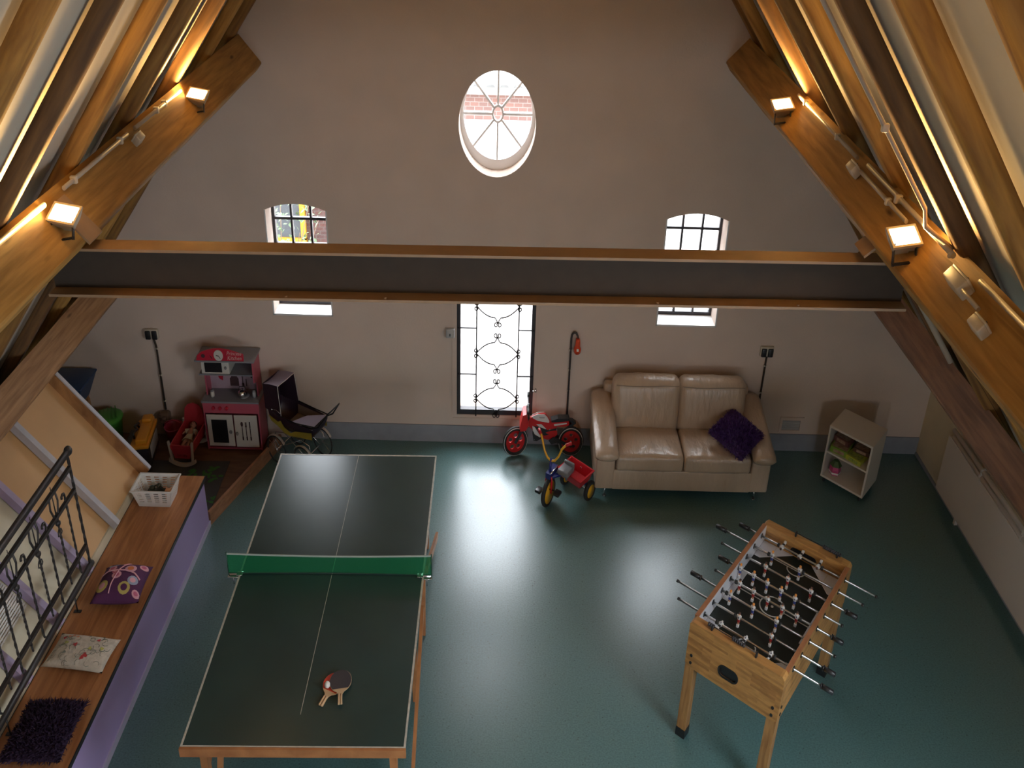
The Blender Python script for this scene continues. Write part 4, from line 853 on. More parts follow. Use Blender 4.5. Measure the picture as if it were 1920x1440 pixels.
# ------------------------------------------------------------------ white shelf unit
SH = FR(3.885, 7.450, 0, -43.5); sw = mat('white_laminate', (.66, .61, .54), .45)
sh = thing('shelf_unit', 'small white two-compartment shelf on castors to the right of the sofa', 'shelf', (3.885, 7.45, 0)); W2, D2, zb_, zt_ = .24, .195, .055, .555; t = .019
for nm, b in (('side_panel', (-W2, -W2 + t, -D2, D2, zb_ + t, zt_ - t)), ('side_panel', (W2 - t, W2, -D2, D2, zb_ + t, zt_ - t)), ('top', (-W2, W2, -D2, D2, zt_ - t, zt_)), ('bottom', (-W2, W2, -D2, D2, zb_, zb_ + t)), ('shelf', (-W2 + t, W2 - t, -D2 + .004, D2 - .006, .297, .297 + t * .8)), ('back_panel', (-W2 + t, W2 - t, D2 - .006, D2 - .001, zb_ + t, zt_ - t))):
    f = MB(SH); f.box(*b); f.build(nm, sw, sh)
for x in (-1, 1):
    for y in (-1, 1):
        f = MB(SH); X, Y = x * (W2 - .035), y * (D2 - .035); f.cyl((X - .008, Y, .02), (X + .008, Y, .02), .0195, n=12); f.box(X - .012, X + .012, Y - .014, Y + .014, .035, zb_); f.build('castor', black_plastic, sh)
def carton(lab, M, w, d, h, m1, m2, at):
    o = thing('puzzle_box', lab, 'box', at); f = MB(M); f.rbox((0, 0, h / 2), (w / 2, d / 2, h / 2), .003, 1, smooth=False); b = f.build('box', m1, o)
    f = MB(M); f.rbox((0, 0, h + .0006), (w * .42, d * .42, .001), .0005, 1, smooth=False); f.rbox((0, -d / 2 - .0004, h * .5), (w * .3, .001, h * .28), .0005, 1, smooth=False); f.build('printed_picture', m2, b); return o
picm = mat('box_print_brown', (.22, .09, .06), .45, c2=(.45, .35, .25), vs=30); picg = mat('box_print_green', (.42, .50, .10), .4, c2=(.12, .2, .05), vs=40)
carton('green puzzle box on the left of the upper shelf', SH @ FR(-.115, -.05, .313, 5), .19, .24, .055, mat('leaf_green_card', (.20, .34, .04), .4), picm, (3.8, 7.5, .313))
carton('brown puzzle box stacked on the green box in the shelf', SH @ FR(-.12, .02, .370, -6), .17, .20, .05, mat('brown_card', (.16, .06, .05), .4), picm, (3.8, 7.5, .37))
carton('yellow-green puzzle box on the right of the upper shelf', SH @ FR(.07, -.05, .313, -4), .17, .25, .045, mat('lime_card', (.42, .46, .05), .4), picg, (4.0, 7.4, .313))
carton('brown patterned box stacked on the yellow-green one', SH @ FR(.085, .03, .360, 6), .17, .19, .04, mat('dark_brown_card', (.10, .05, .04), .4), picm, (4.0, 7.4, .36))
o = thing('toy_house', 'small pink toy house with green roof on the bottom shelf', 'toy', (3.75, 7.5, .075)); M = SH @ FR(-.135, -.07, .0745, 25); f = MB(M); f.lathe([(0, 0), (.058, 0), (.062, .05), (.052, .085), (.0, .085)], n=6, smooth=False); f.build('body', mat('pink_plastic', (.50, .06, .20), .35), o)
f = MB(M); f.lathe([(.066, .083), (.03, .125), (0, .13)], n=6, smooth=False); f.build('roof', mat('dark_green_plastic', (.05, .10, .03), .4), o); f = MB(M); f.lathe([(.0645, .012), (.0665, .02), (.0645, .028)], n=6, smooth=False); f.build('band', white_plastic, o)

# ------------------------------------------------------------------ convector on the right wall
rm = mat('convector_enamel', (.60, .53, .47), .45)
ra_ = thing('convector', 'long white flat convector heater low on the right wall', 'heater', (4.8, 6.0, .08))
f = MB(); f.rbox((4.800, 4.87, .345), (.012, 2.42, .255), .006, 1, smooth=False); f.build('front_cover', rm, ra_)
f = MB(); f.box(4.812, 4.875, 2.5, 7.26, .10, .115); f.box(4.812, 4.875, 2.5, 7.26, .55, .56); f.build('convector_case', rm, ra_)
for y in (3.2, 5.0, 6.9): f = MB(); f.box(4.83, 4.876, y - .015, y + .015, .0, .12); f.build('foot', rm, ra_)
for i, (x, z, lab) in enumerate(((4.800, .622, 'lower pipe of the pair above the long heater'), (4.806, .672, 'upper pipe of the pair above the long heater'))):
    o = thing('heating_pipe', lab, 'pipe', (x, 5, z)); f = MB(); f.cyl((x, 2.4, z), (x, 7.22 + .03 * i, z), .020, n=12); f.build('pipe', rm, o)
    for y in (6.65, 5.9, 5.1): f = MB(); f.box(x - .02, 4.879, y - .010, y + .010, z - .024, z + .024); f.build('clip', rm, o)

# ------------------------------------------------------------------ fittings on the gable wall
def socket(x, z, lab, zc0, zc1, xc, plug=False, at=None):
    o = thing('wall_socket', lab, 'socket', (x, YG - .03, z)); f = MB(); f.rbox((x, YG - .018, z), (.075, .016, .045), .008, 2); f.build('back_plate', ivory, o)
    for s in (-1, 1): f = MB(); f.rbox((x + s * .037, YG - .042, z - .004), (.029, .010, .040), .010, 2); f.build('flap', black_plastic, o)
    f = MB(); f.tube([(x + .01, YG - .014, z - .045), (xc, YG - .014, z - .12), (xc, YG - .014, zc1)], .011, 8); f.build('conduit', web_shade_conduit, o)
    n = 3
    for i in range(n):
        zq = z - .14 - (z - .14 - zc1 - .06) * i / (n - 1) * .95; f = MB(); f.rbox((xc, YG - .012, zq), (.017, .0115, .008), .003, 1); f.build('clip', ivory, o)
    return o
socket(-3.995, 1.0, 'black-flapped double wall socket with conduit above the toy corner', 0, .26, -3.97)
socket(2.918, .99, 'black-flapped double wall socket with conduit behind the right end of the sofa', 0, .24, 2.925)
o = thing('multi_plug', 'brown adaptor block at the foot of the left conduit', 'plug', (-3.97, 7.9, .16)); f = MB(); bp_ = mat('brown_bakelite', (.16, .10, .07), .5); f.rbox((-3.97, YG - .045, .205), (.055, .04, .05), .02, 3); f.cyl((-3.97, YG - .07, .20), (-3.97, YG - .11, .19), .03, n=12); f.rbox((-4.02, YG - .05, .215), (.02, .025, .02), .008, 2); f.build('body', bp_, o)
f = MB(); f.cyl((-3.975, YG - .10, .17), (-3.97, YG - .10, .13), .014, n=8); f.build('plug', black_plastic, o)
o = thing('socket_box', 'small grey switch box on the wall left of the glazed door', 'switch', (-.645, 7.94, 1.08)); f = MB(); f.rbox((-.645, YG - .022, 1.085), (.048, .021, .040), .006, 2); f.build('box', grey_plastic, o); f = MB(); f.rbox((-.648, YG - .044, 1.075), (.006, .003, .012), .002, 1); f.build('lever', black_plastic, o)
o = thing('power_connector', 'orange-red industrial power socket with dark conduit between door and sofa', 'socket', (.78, 7.92, 1.02)); redp = mat('orange_red_plastic', (.70, .07, .02), .35)
f = MB(FR(.782, YG - .055, 1.015, 0, 12)); f.lathe([(.0, -.075), (.033, -.075), (.036, -.06), (.036, -.02), (.030, -.015), (.028, .02), (.024, .055), (.018, .07), (0, .07)], n=16); f.rbox((0, .02, 0), (.02, .025, .05), .005, 1); f.build('socket_body', redp, o)
f = MB(FR(.782, YG - .055, 1.015, 0, 12)); f.lathe([(.034, -.062), (.041, -.062), (.041, -.03), (.034, -.03)], n=16); f.build('screw_ring', redp, o)
f = MB(); f.rbox((.782, YG - .094, .99), (.012, .003, .012), .002, 1); f.build('white_mark', white_plastic, o)
f = MB(); f.tube([(.712, YG - .016, .30), (.712, YG - .016, 1.06), (.718, YG - .02, 1.10), (.735, YG - .03, 1.125), (.76, YG - .04, 1.125), (.778, YG - .05, 1.10), (.782, YG - .055, 1.08)], .011, 8); f.build('conduit', mat('dark_conduit', (.05, .04, .04), .5), o)
for z in (.95, .76, .56): f = MB(); f.rbox((.712, YG - .012, z), (.019, .0115, .009), .003, 1); f.build('clip', ivory, o)
o = thing('air_vent', 'small white-framed grey vent grille low on the wall right of the sofa', 'vent', (3.345, 7.94, .265)); f = MB(); f.plate([[(3.205, .195), (3.485, .195), (3.485, .345), (3.205, .345)], [(3.235, .215), (3.445, .215), (3.445, .315), (3.235, .315)]], .012, UP(YG - .008)); f.build('frame', plaster, o)
f = MB(); f.box(3.235, 3.445, YG - .004, YG - .001, .215, .315); f.build('backing', grey_plastic, o)
for i in range(6): f = MB(); f.bar((3.236, YG - .006, .225 + i * .016), (3.444, YG - .006, .225 + i * .016), .004, .008, (0, 1, 1)); f.build('louvre', grey_plastic, o)

# ------------------------------------------------------------------ wooden balance motorbike
def Bp(cx_, cy_): return (-.169 + cx_ * .00103, .675 - cy_ * .00087)
redm = mat('glossy_red_paint', (.52, .018, .02), .3); bikew = mat('bike_white', (.68, .66, .64), .35); bikeblk = mat('bike_black', (.02, .02, .022), .4)
mo = thing('balance_bike', 'red, white and black wooden balance motorbike leaning by the door', 'toy bike', (.43, 7.75, 0)); MY = 7.765
def bp(pts, th, y): return [Bp(*p) for p in pts], th, UP(y)
def wheel(c, R, M, root, hub, spokes=5, tw=.022, hole=None):
    f = MB(M); w = []
    for i in range(9): a = 2 * PI * i / 8; w.append((R - tw + tw * math.cos(a), tw * .85 * math.sin(a)))
    f.lathe(w, n=36); wh = f.build('wheel', black_rubber, root)
    f = MB(M); f.lathe([(R - tw * .7, tw * .88), (R - tw * .45, tw * .80), (R - tw * .45, tw * .76), (R - tw * .7, tw * .82)], n=36); f.lathe([(R - tw * .7, -tw * .88), (R - tw * .45, -tw * .80), (R - tw * .45, -tw * .76), (R - tw * .7, -tw * .82)], n=36); f.build('white_stripe', bikew, wh)
    f = MB(M); hs = []
    if hole:
        for i in range(spokes): a = 2 * PI * i / spokes + .3; hs.append([(hole[0] * math.cos(a) + hole[1] * math.cos(t), hole[0] * math.sin(a) + hole[1] * math.sin(t)) for t in [2 * PI * k / 10 for k in range(10)]])
    f.plate([circle(0, 0, R - tw * 1.7, 30)] + hs, .014); f.build('disc', hub, wh)
    f = MB(M); f.cyl((0, 0, -.014), (0, 0, .014), .010, n=10); f.build('hub_nut', chrome, wh); return wh
YW = Matrix(((1,0,0,0),(0,0,1,0),(0,1,0,0),(0,0,0,1)))   # lathe axis -> y
fw_, rw_ = (.117, .151), (.757, .151)
wheel(fw_, .150, FR(fw_[0], 7.74, fw_[1], 14) @ YW, mo, redm, 5, hole=(.062, .024)); wheel(rw_, .150, FR(rw_[0], MY, rw_[1]) @ YW, mo, redm, 5, hole=(.062, .02))
def bplate(nm, pts, th, y, m_, parent=mo, holes=()):
    f = MB(); f.plate([[Bp(*p) for p in pts]] + [[Bp(*p) for p in h] for h in holes], th, UP(y)); return f.build(nm, m_, parent)
body = bplate('frame', [(450, 330), (520, 295), (600, 290), (645, 345), (665, 385), (735, 440), (745, 520), (700, 565), (640, 585), (560, 560), (510, 545), (460, 465), (430, 440), (398, 400), (412, 360)], .030, MY, redm)
for yy_ in (MY - .0165, MY + .0165):
    bplate('white_tank', [(455, 320), (520, 288), (590, 290), (625, 320), (648, 365), (645, 385), (600, 378), (520, 365), (470, 340)], .004, yy_, bikew, body)
    bplate('white_panel', [(460, 425), (490, 440), (560, 545), (552, 556), (490, 520), (468, 470)], .004, yy_, bikew, body)
    bplate('white_panel', [(505, 405), (560, 402), (615, 455), (608, 462), (540, 435)], .004, yy_, bikew, body)
    bplate('black_panel', [(480, 425), (560, 440), (640, 470), (730, 445), (738, 468), (690, 475), (640, 485), (610, 500), (650, 520), (600, 535), (540, 500)], .0045, yy_, bikeblk, body)
    bplate('black_belly', [(465, 510), (545, 555), (575, 562), (520, 600), (480, 595)], .0045, yy_, bikeblk, body)
    bplate('tank_slot', [(530, 318), (600, 318), (590, 335), (540, 335)], .0048, yy_, mat('bike_grey', (.4, .38, .38), .4), body)
bplate('seat', [(665, 350), (740, 322), (860, 318), (872, 345), (760, 360), (680, 368)], .075, MY, bikeblk)
bplate('seat_base', [(660, 365), (870, 350), (900, 380), (870, 405), (800, 420), (720, 420), (690, 400)], .05, MY, redm)
bplate('seat_stripe', [(700, 392), (840, 375), (845, 385), (800, 398), (705, 412)], .054, MY, bikew)
bplate('tail', [(860, 345), (905, 350), (945, 378), (900, 420), (850, 430), (870, 390)], .05, MY, bikeblk)
for s in (-1, 1):
    bplate('swing_arm', [(650, 580), (700, 540), (770, 565), (840, 600), (915, 635), (905, 655), (830, 625), (740, 600), (680, 620)], .012, MY + s * .032, bikeblk)
    f = MB(); f.bar((fw_[0], 7.735 + s * .03, fw_[1]), (.262, 7.745 + s * .03, .415), .030, .012, (0, 1, 0)); f.build('fork', bikeblk, mo)
for p in ((655, 460), (715, 555), (665, 592), (695, 605), (735, 460), (490, 580)): f = MB(); q = Bp(*p); f.cyl((q[0], MY - .022, q[1]), (q[0], MY - .018, q[1]), .006, n=8); f.build('bolt', chrome, mo)
f = MB(FR(0, 0, 0)); 
q = [(.192, .458), (.232, .470), (.262, .36), (.232, .31), (.170, .30), (.160, .33)]
f.plate([q], .16, UP(7.735)); f.v = [Vector((v.x + .0, v.y, v.z)) for v in f.v]; f.build('front_fairing', redm, mo)
f = MB(); f.cyl((.262, 7.745, .40), (.252, 7.745, .525), .012, n=8); f.tube([(.252, 7.60, .530), (.250, 7.66, .525), (.252, 7.745, .515), (.250, 7.83, .525), (.252, 7.89, .530)], .009, 8); f.build('handlebar', bikeblk, mo)
for y in (7.60, 7.89): f = MB(); f.cyl((.252, y - .035, .531), (.252, y + .035, .531), .0135, n=10); f.build('grip', black_rubber, mo)
f = MB(); f.rbox((.235, 7.70, .50), (.006, .010, .045), .004, 1); f.build('chrome_strip', chrome, mo)

# ------------------------------------------------------------------ tricycle with tray
TR = FR(.478, 7.02, 0, -57)      # local -y ... +x points from the front wheel to the tray
tk = thing('tricycle', 'blue tricycle with yellow handlebar and red tray in front of the sofa', 'tricycle', (.48, 7.02, 0)); TR = FR(.478, 7.02, 0, 22)
yel = mat('yellow_paint', (.80, .40, .02), .35); blu = mat('navy_paint', (.012, .02, .16), .35); tred = mat('tricycle_red', (.50, .012, .02), .35)
VX = Matrix(((0,0,1,0),(1,0,0,0),(0,1,0,0),(0,0,0,1)))   # lathe axis -> x  (wheel plane y,z)
def twheel(c, R, Mx, w=.02):
    f = MB(Mx); pr = [(R - .028, -w), (R - .008, -w), (R, -w * .5), (R, w * .5), (R - .008, w), (R - .028, w), (R - .028, -w)]; f.lathe(pr, n=28); wh = f.build('wheel', black_rubber, tk)
    f = MB(Mx); f.lathe([(0, -w * .9), (.016, -w * 1.05), (.022, -w * .7), (R - .028, -w * .85), (R - .028, w * .85), (.022, w * .7), (.016, w * 1.05), (0, w * .9)], n=28); f.build('hub', yel, wh); return wh
FWY = -10
TF = FR(.478, 7.02, .13, -32)    # front wheel frame, turned
twheel(None, .130, TF @ VX)
RA = Vector((.81, 7.22, 0)); ax = Vector((math.cos(math.radians(-42)), math.sin(math.radians(-42)), 0)); bk_ = Vector((-ax.y, ax.x, 0))
for s in (-1, 1):
    c = RA + ax * s * .165; Mx = Matrix(((ax.x, bk_.x, 0, c.x), (ax.y, bk_.y, 0, c.y), (0, 0, 1, .09), (0, 0, 0, 1))) @ VX; twheel(None, .09, Mx)
f = MB(); f.cyl(tuple(RA + ax * -.15 + Vector((0, 0, .09))), tuple(RA + ax * .15 + Vector((0, 0, .09))), .009, n=8); f.build('axle', steel, tk)
f = MB(TF)
for s in (-1, 1): f.tube([(s * .034, 0, 0), (s * .036, 0, .10), (s * .034, .0, .135), (s * .016, .008, .158), (0, .010, .163)], .010, 8)
f.build('fork', tred, tk)
f = MB(TF); f.tube([(-.085, 0, -.03), (-.05, 0, -.03), (-.045, 0, .03), (.045, 0, .03), (.05, 0, .035), (.085, 0, .035)], .006, 6); f.build('crank', black_iron, tk)
for s, z in ((-1, -.025), (1, .03)):
    f = MB(TF); f.rbox((s * .112, -.004, z), (.036, .042, .014), .012, 2); f.build('pedal', black_plastic, tk)
f = MB(TF); f.cyl((0, .01, .155), (0, .028, .30), .014, n=10); f.build('head_tube', blu, tk)
f = MB(TF); f.tube([(-.175, .07, .475), (-.15, .055, .465), (-.118, .035, .43), (-.085, .028, .35), (-.045, .026, .30), (0, .026, .285), (.045, .026, .30), (.085, .028, .35), (.118, .035, .43), (.15, .055, .465), (.175, .07, .475)], .0105, 9); f.build('handlebar', yel, tk)
for s in (-1, 1): f = MB(TF); f.tube([(s * .148, .055, .465), (s * .20, .09, .482)], .0145, 9); f.build('grip', tred, tk)
hp = TF @ Vector((0, .02, .13)); rp = RA + Vector((0, 0, .15))
f = MB(); f.tube([hp, hp.lerp(rp, .4) + Vector((0, 0, .03)), rp.lerp(hp, .25), rp], .020, 8); f.bar(tuple(rp + ax * -.13), tuple(rp + ax * .13), .03, .05); f.build('frame', blu, tk)
f = MB(); f.bar(tuple(TF @ Vector((0, -.03, .165))), tuple(TF @ Vector((0, .14, .165))), .055, .05); f.build('frame_plate', blu, tk)
f = MB(); f.cyl(tuple(TF @ Vector((.035, -.03, .20))), tuple(TF @ Vector((.035, .13, .20))), .006, n=6); f.build('link_rod', chrome, tk)
sp_ = RA + bk_ * -.14 + ax * -.02; f = MB(FR(.655, 7.055, .315, -36)); f.rbox((0, 0, 0), (.070, .075, .020), .019, 3, None, (0, 0, .014)); f.rbox((0, .07, .02), (.062, .016, .032), .014, 3); f.cyl((0, .02, -.10), (0, .02, -.01), .012, n=8); f.build('seat', mat('grey_seat', (.14, .14, .15), .5), tk)
tc_ = Vector((.772, 7.135, 0)); TB = Matrix(((ax.x, bk_.x, 0, tc_.x), (ax.y, bk_.y, 0, tc_.y), (0, 0, 1, .19), (0, 0, 0, 1)))
f = MB(TB); w0, l0, w1, l1, h = .125, .085, .148, .112, .085
for (a, b) in (((w0, l0), (w1, l1)),):
    v = [(-a[0], -a[1], 0), (a[0], -a[1], 0), (a[0], a[1], 0), (-a[0], a[1], 0), (-b[0], -b[1], h), (b[0], -b[1], h), (b[0], b[1], h), (-b[0], b[1], h)]; e = .008
    v2 = [(x * .94, y * .94, z + (e if z == 0 else 0)) for x, y, z in v]
    f.add(v + v2, [(3,2,1,0),(0,1,5,4),(1,2,6,5),(2,3,7,6),(3,0,4,7),(8,9,10,11),(12,13,9,8),(13,14,10,9),(14,15,11,10),(15,12,8,11),(4,5,13,12),(5,6,14,13),(6,7,15,14),(7,4,12,15)])
tr_ = f.build('tray', tred, tk)
f = MB(TB); f.plate([[(-w1 - .012, -l1 - .012), (w1 + .012, -l1 - .012), (w1 + .012, l1 + .012), (-w1 - .012, l1 + .012)], [(-w1 + .004, -l1 + .004), (w1 - .004, -l1 + .004), (w1 - .004, l1 - .004), (-w1 + .004, l1 - .004)]], .010, Matrix.Translation((0, 0, h))); f.build('rim', tred, tr_)
f = MB(TB); f.tube([(-.012, .088, .05), (-.012, .090, .062), (0, .091, .068), (.012, .090, .062), (.012, .088, .05)], .0025, 5); f.build('chrome_hook', chrome, tr_)

# ------------------------------------------------------------------ play corner: timber curb, mat, kitchen
cw = wood('curb_timber', (.30, .14, .07), (.46, .24, .13), (3, .5, 3), .5, knots=False)
o = thing('timber_curb', 'long brown timber board edging the toy corner', 'board', (-2.9, 7.1, 0)); f = MB(); f.bar((-3.045, 6.64, .06), (-2.615, 7.80, .06), .030, .12); f.build('board', cw, o)
vin = wood('brown_vinyl', (.13, .065, .04), (.20, .11, .065), (.6, 2, 1), .45, knots=False)
o = thing('vinyl_rug', 'dark brown wood-look vinyl sheet on the floor of the toy corner', 'rug', (-3.9, 7.2, 0)); f = MB(); f.plate([[(-5.2, 6.3), (-3.14, 6.66), (-3.07, 6.66), (-2.65, 7.82), (-2.65, 7.93), (-5.2, 7.93)]], .006, Matrix.Translation((0, 0, .004))); f.build('sheet', vin, o)
o = thing('play_mat', 'dark grey play mat printed with green leaves on the toy corner floor', 'mat', (-3.4, 7.1, .008)); f = MB(); f.plate([[(-3.14, 6.72), (-3.10, 6.78), (-3.12, 7.52), (-4.15, 7.50), (-4.15, 6.72)]], .005, Matrix.Translation((0, 0, .0105))); f.build('mat', mat('dark_grey_mat', (.06, .065, .07), .7), o)
f = MB(); random.seed(11)
for (x, y, n) in ((-3.30, 7.36, 9), (-3.22, 7.25, 6), (-3.18, 6.98, 4), (-3.16, 6.80, 4), (-3.45, 7.30, 8), (-3.75, 7.2, 6), (-3.6, 6.9, 6)):
    for k in range(n):
        a = random.random() * 6.28; cx_, cy_ = x + random.uniform(-.07, .07), y + random.uniform(-.06, .06)
        f.plate([[(cx_ + .032 * math.cos(t) * math.cos(a) - .016 * math.sin(t) * math.sin(a), cy_ + .032 * math.cos(t) * math.sin(a) + .016 * math.sin(t) * math.cos(a)) for t in [2 * PI * i / 10 for i in range(10)]]], .001, Matrix.Translation((0, 0, .0137 + .0002 * k)))
f.build('leaf_print', mat('leaf_green_print', (.05, .20, .05), .7), o)

kp = mat('kitchen_pink', (.48, .09, .13), .4); kr = mat('kitchen_red', (.48, .02, .045), .35); kw = mat('kitchen_cream', (.62, .58, .52), .4); kg = mat('kitchen_grey', (.22, .22, .24), .45); kb = mat('kitchen_black', (.015, .013, .015), .3); kback = mat('kitchen_backsplash', (.42, .30, .36), .5); kd = mat('kitchen_print_dark', (.06, .025, .03), .5)
ki = thing('toy_kitchen', 'red and cream wooden toy kitchen with oven, hob and arched red top', 'toy kitchen', (-3.11, 7.82, 0)); kx0, kx1 = -3.425, -2.795; KF = 7.69; KB = 7.925
f = MB(); f.box(kx0, kx0 + .014, KF, KB, .02, .485); f.box(kx1 - .014, kx1, KF, KB, .02, .485); f.box(kx0, kx1, KF + .01, KB, .02, .035); f.box(kx0, kx1, KB - .01, KB, .02, .485); f.build('base_cabinet', kp, ki)
f = MB(); f.box(kx0 + .014, kx1 - .014, KF, KF + .012, .385, .485); cp = f.build('control_panel', kp, ki)
for i in range(3): f = MB(); f.cyl((kx0 + .12 + i * .075, KF, .435), (kx0 + .12 + i * .075, KF - .018, .435), .019, .015, n=12); f.build('knob', kr, cp)
f = MB(); f.box(kx0 - .008, kx1 + .008, KF - .012, KB, .487, .503); f.build('worktop', kg, ki)
f = MB(); f.lathe([(.055, .0), (.06, .004), (.0, .004)], (-2.98, 7.79, .503), 18); f.build('sink_rim', kg, ki)
def door(nm, x0, x1, z0, z1, y, m_): f = MB(); f.rbox(((x0 + x1) / 2, y, (z0 + z1) / 2), ((x1 - x0) / 2, .007, (z1 - z0) / 2), .004, 1, smooth=False); return f.build(nm, m_, ki)
d1 = door('oven_door', kx0 + .03, -3.10, .065, .375, KF - .010, kw); f = MB(); f.rbox((-3.255, KF - .018, .215), (.088, .002, .115), .0015, 1, smooth=False); f.build('oven_window', kb, d1); f = MB(); f.ball((-3.13, KF - .028, .215), .016, 10); f.build('knob', kg, d1)
d2 = door('cupboard_door', -3.085, kx1 - .03, .060, .375, KF - .010, kw); f = MB(); f.ball((-3.06, KF - .028, .20), .016, 10); f.build('knob', kg, d2)
for i, xx in enumerate((-3.000, -2.955, -2.910)):
    f = MB(); f.box(xx - .004, xx + .004, KF - .0195, KF - .0172, .14, .27); f.box(xx - .007, xx + .007, KF - .0195, KF - .0172, .13, .165)
    if i == 0: f.plate([circle(xx, .29, .014, 14, .024)], .002, UP(KF - .0184))
    elif i == 1:
        for q in (-1, 0, 1): f.box(xx + q * .007 - .002, xx + q * .007 + .002, KF - .0195, KF - .0172, .275, .31)
        f.box(xx - .009, xx + .009, KF - .0195, KF - .0172, .262, .278)
    else: f.box(xx - .005, xx + .006, KF - .0195, KF - .0172, .26, .315)
    f.build('cutlery_print', kd, d2)
f = MB(); f.box(kx0 + .02, kx0 + .034, 7.79, KB, .503, .885); f.box(kx1 - .034, kx1 - .02, 7.79, KB, .503, .885); f.plate([[(7.70, .68), (7.80, .64), (7.80, .885), (7.70, .885)]], .012, Matrix(((0,0,1,kx1 - .027),(1,0,0,0),(0,1,0,0),(0,0,0,1)))); f.build('side_panel', kp, ki)
f = MB(); f.box(kx0 + .034, kx1 - .034, KB - .012, KB, .503, .885); bsp = f.build('backsplash', kback, ki)
yb_ = KB - .0135
f = MB(); f.plate([[(-3.33, .70), (-3.29, .60), (-3.25, .58), (-3.24, .64), (-3.28, .71)]], .002, UP(yb_)); f.build('red_print', kr, bsp)
f = MB(); f.plate([[(-3.17, .53), (-3.07, .53), (-3.07, .60), (-3.09, .625), (-3.15, .625), (-3.17, .60)]], .002, UP(yb_)); f.plate([circle(-3.025, .63, .012, 10)], .002, UP(yb_)); f.box(-3.03, -3.02, yb_ - .001, yb_ + .001, .54, .63); f.box(-3.035, -3.012, yb_ - .001, yb_ + .001, .53, .56); f.box(-2.99, -2.98, yb_ - .001, yb_ + .001, .53, .60)
for q in range(4): f.box(-2.99 + q * .022, -2.976 + q * .022, yb_ - .001, yb_ + .001, .645, .67)
for q in range(3): f.box(-2.93 + q * .025, -2.912 + q * .025, yb_ - .001, yb_ + .001, .61, .64)
f.build('utensil_print', kd, bsp)
f = MB(); f.box(kx0 + .0, kx1 - .034, 7.70, KB - .012, .742, .754); f.build('shelf', kg, ki)
mw = MB(); mw.rbox((-3.235, 7.80, .819), (.155, .10, .062), .006, 1, smooth=False); mwo = mw.build('microwave', kw, ki); f = MB(); f.rbox((-3.255, 7.699, .819), (.095, .003, .045), .002, 1, smooth=False); f.build('window', kb, mwo); f = MB(); f.ball((-3.118, 7.692, .82), .014, 8); f.build('knob', kg, mwo)
for i in range(3): f = MB(); f.lathe([(.02, -.01), (.012, -.045), (0, -.045)], (-3.04 + i * .065, 7.80, .885 - .008), 10); f.build('hanging_lamp', kb, ki)
f = MB(); f.box(kx0 - .02, kx1 + .005, 7.665, KB, .885, .898); f.build('canopy_board', kg, ki)
arch = [(-3.42, .968), (-2.90, .968), (-2.90, 1.03)] + [(-2.90 - .5 * i / 12, 1.03 + .05 * math.sin(PI * (i / 12) ** 1.1)) for i in range(1, 12)] + [(-3.405, 1.015)]
f = MB(); f.plate([arch], .014, (UP(7.680) @ Matrix.Translation((0, -.070, 0)))); ca = f.build('arched_sign', kr, ki)
f = MB(); f.plate([circle(-3.17, 1.018, .050, 26, .050)], .006, (UP(7.671) @ Matrix.Translation((0, -.070, 0)))); ck = f.build('clock_face', kw, ca); f = MB(); f.bar((-3.17, 7.6665, .945), (-3.195, 7.6665, .95), .006, .002, (0, 1, 0)); f.bar((-3.17, 7.6665, .948), (-3.15, 7.6665, .92), .005, .002, (0, 1, 0)); f.build('clock_hands', kd, ck)
wtx = mat('sign_lettering', (.62, .45, .42), .5); f = MB((UP(7.6715) @ Matrix.Translation((0, -.070, 0)))); f.text('Princess', .050, .002, Matrix.Translation((-3.00, 1.038, 0)), .3); f.text('Kitchen', .050, .002, Matrix.Translation((-3.00, .995, 0)), .3); f.build('lettering', wtx, ca)
f = MB(); f.plate([circle(-3.34, 1.01, .022, 10, .018)], .002, (UP(7.672) @ Matrix.Translation((0, -.070, 0)))); f.plate([[(-3.27, 1.02), (-3.25, .985), (-3.24, .985), (-3.25, 1.005)]], .002, (UP(7.672) @ Matrix.Translation((0, -.070, 0)))); f.build('printed_motif', kd, ca)
for i, (x, y, lab, m_, r) in enumerate(((-3.33, 7.77, 'white toy jar on the left of the toy kitchen worktop', kw, .022), (-2.86, 7.78, 'grey toy jar on the right of the toy kitchen worktop', grey_plastic, .022))):
    o = thing('toy_jar', lab, 'jar', (x, y, .503)); f = MB(); f.lathe([(0, 0), (r, 0), (r * 1.05, .02), (r, .045), (r * .8, .05)], (x, y, .5035), 14); f.build('body', m_, o); f = MB(); f.lathe([(r * .9, .05), (r * .9, .062), (0, .066)], (x, y, .5035), 14); f.build('lid', kg, o)
o = thing('toy_kettle', 'shiny metal toy pot on the toy kitchen worktop', 'pot', (-2.99, 7.77, .503)); x, y = -2.99, 7.775; f = MB(); f.lathe([(0, 0), (.04, 0), (.05, .02), (.048, .045), (.03, .062), (.0, .066)], (x, y, .508), 18); f.build('body', chrome, o); f = MB(); f.ball((x, y, .580), .008, 8); f.build('lid_knob', black_plastic, o); f = MB(); f.tube([(x - .045, y, .55), (x - .03, y, .60), (x + .03, y, .60), (x + .045, y, .55)], .004, 6); f.build('handle', black_plastic, o)

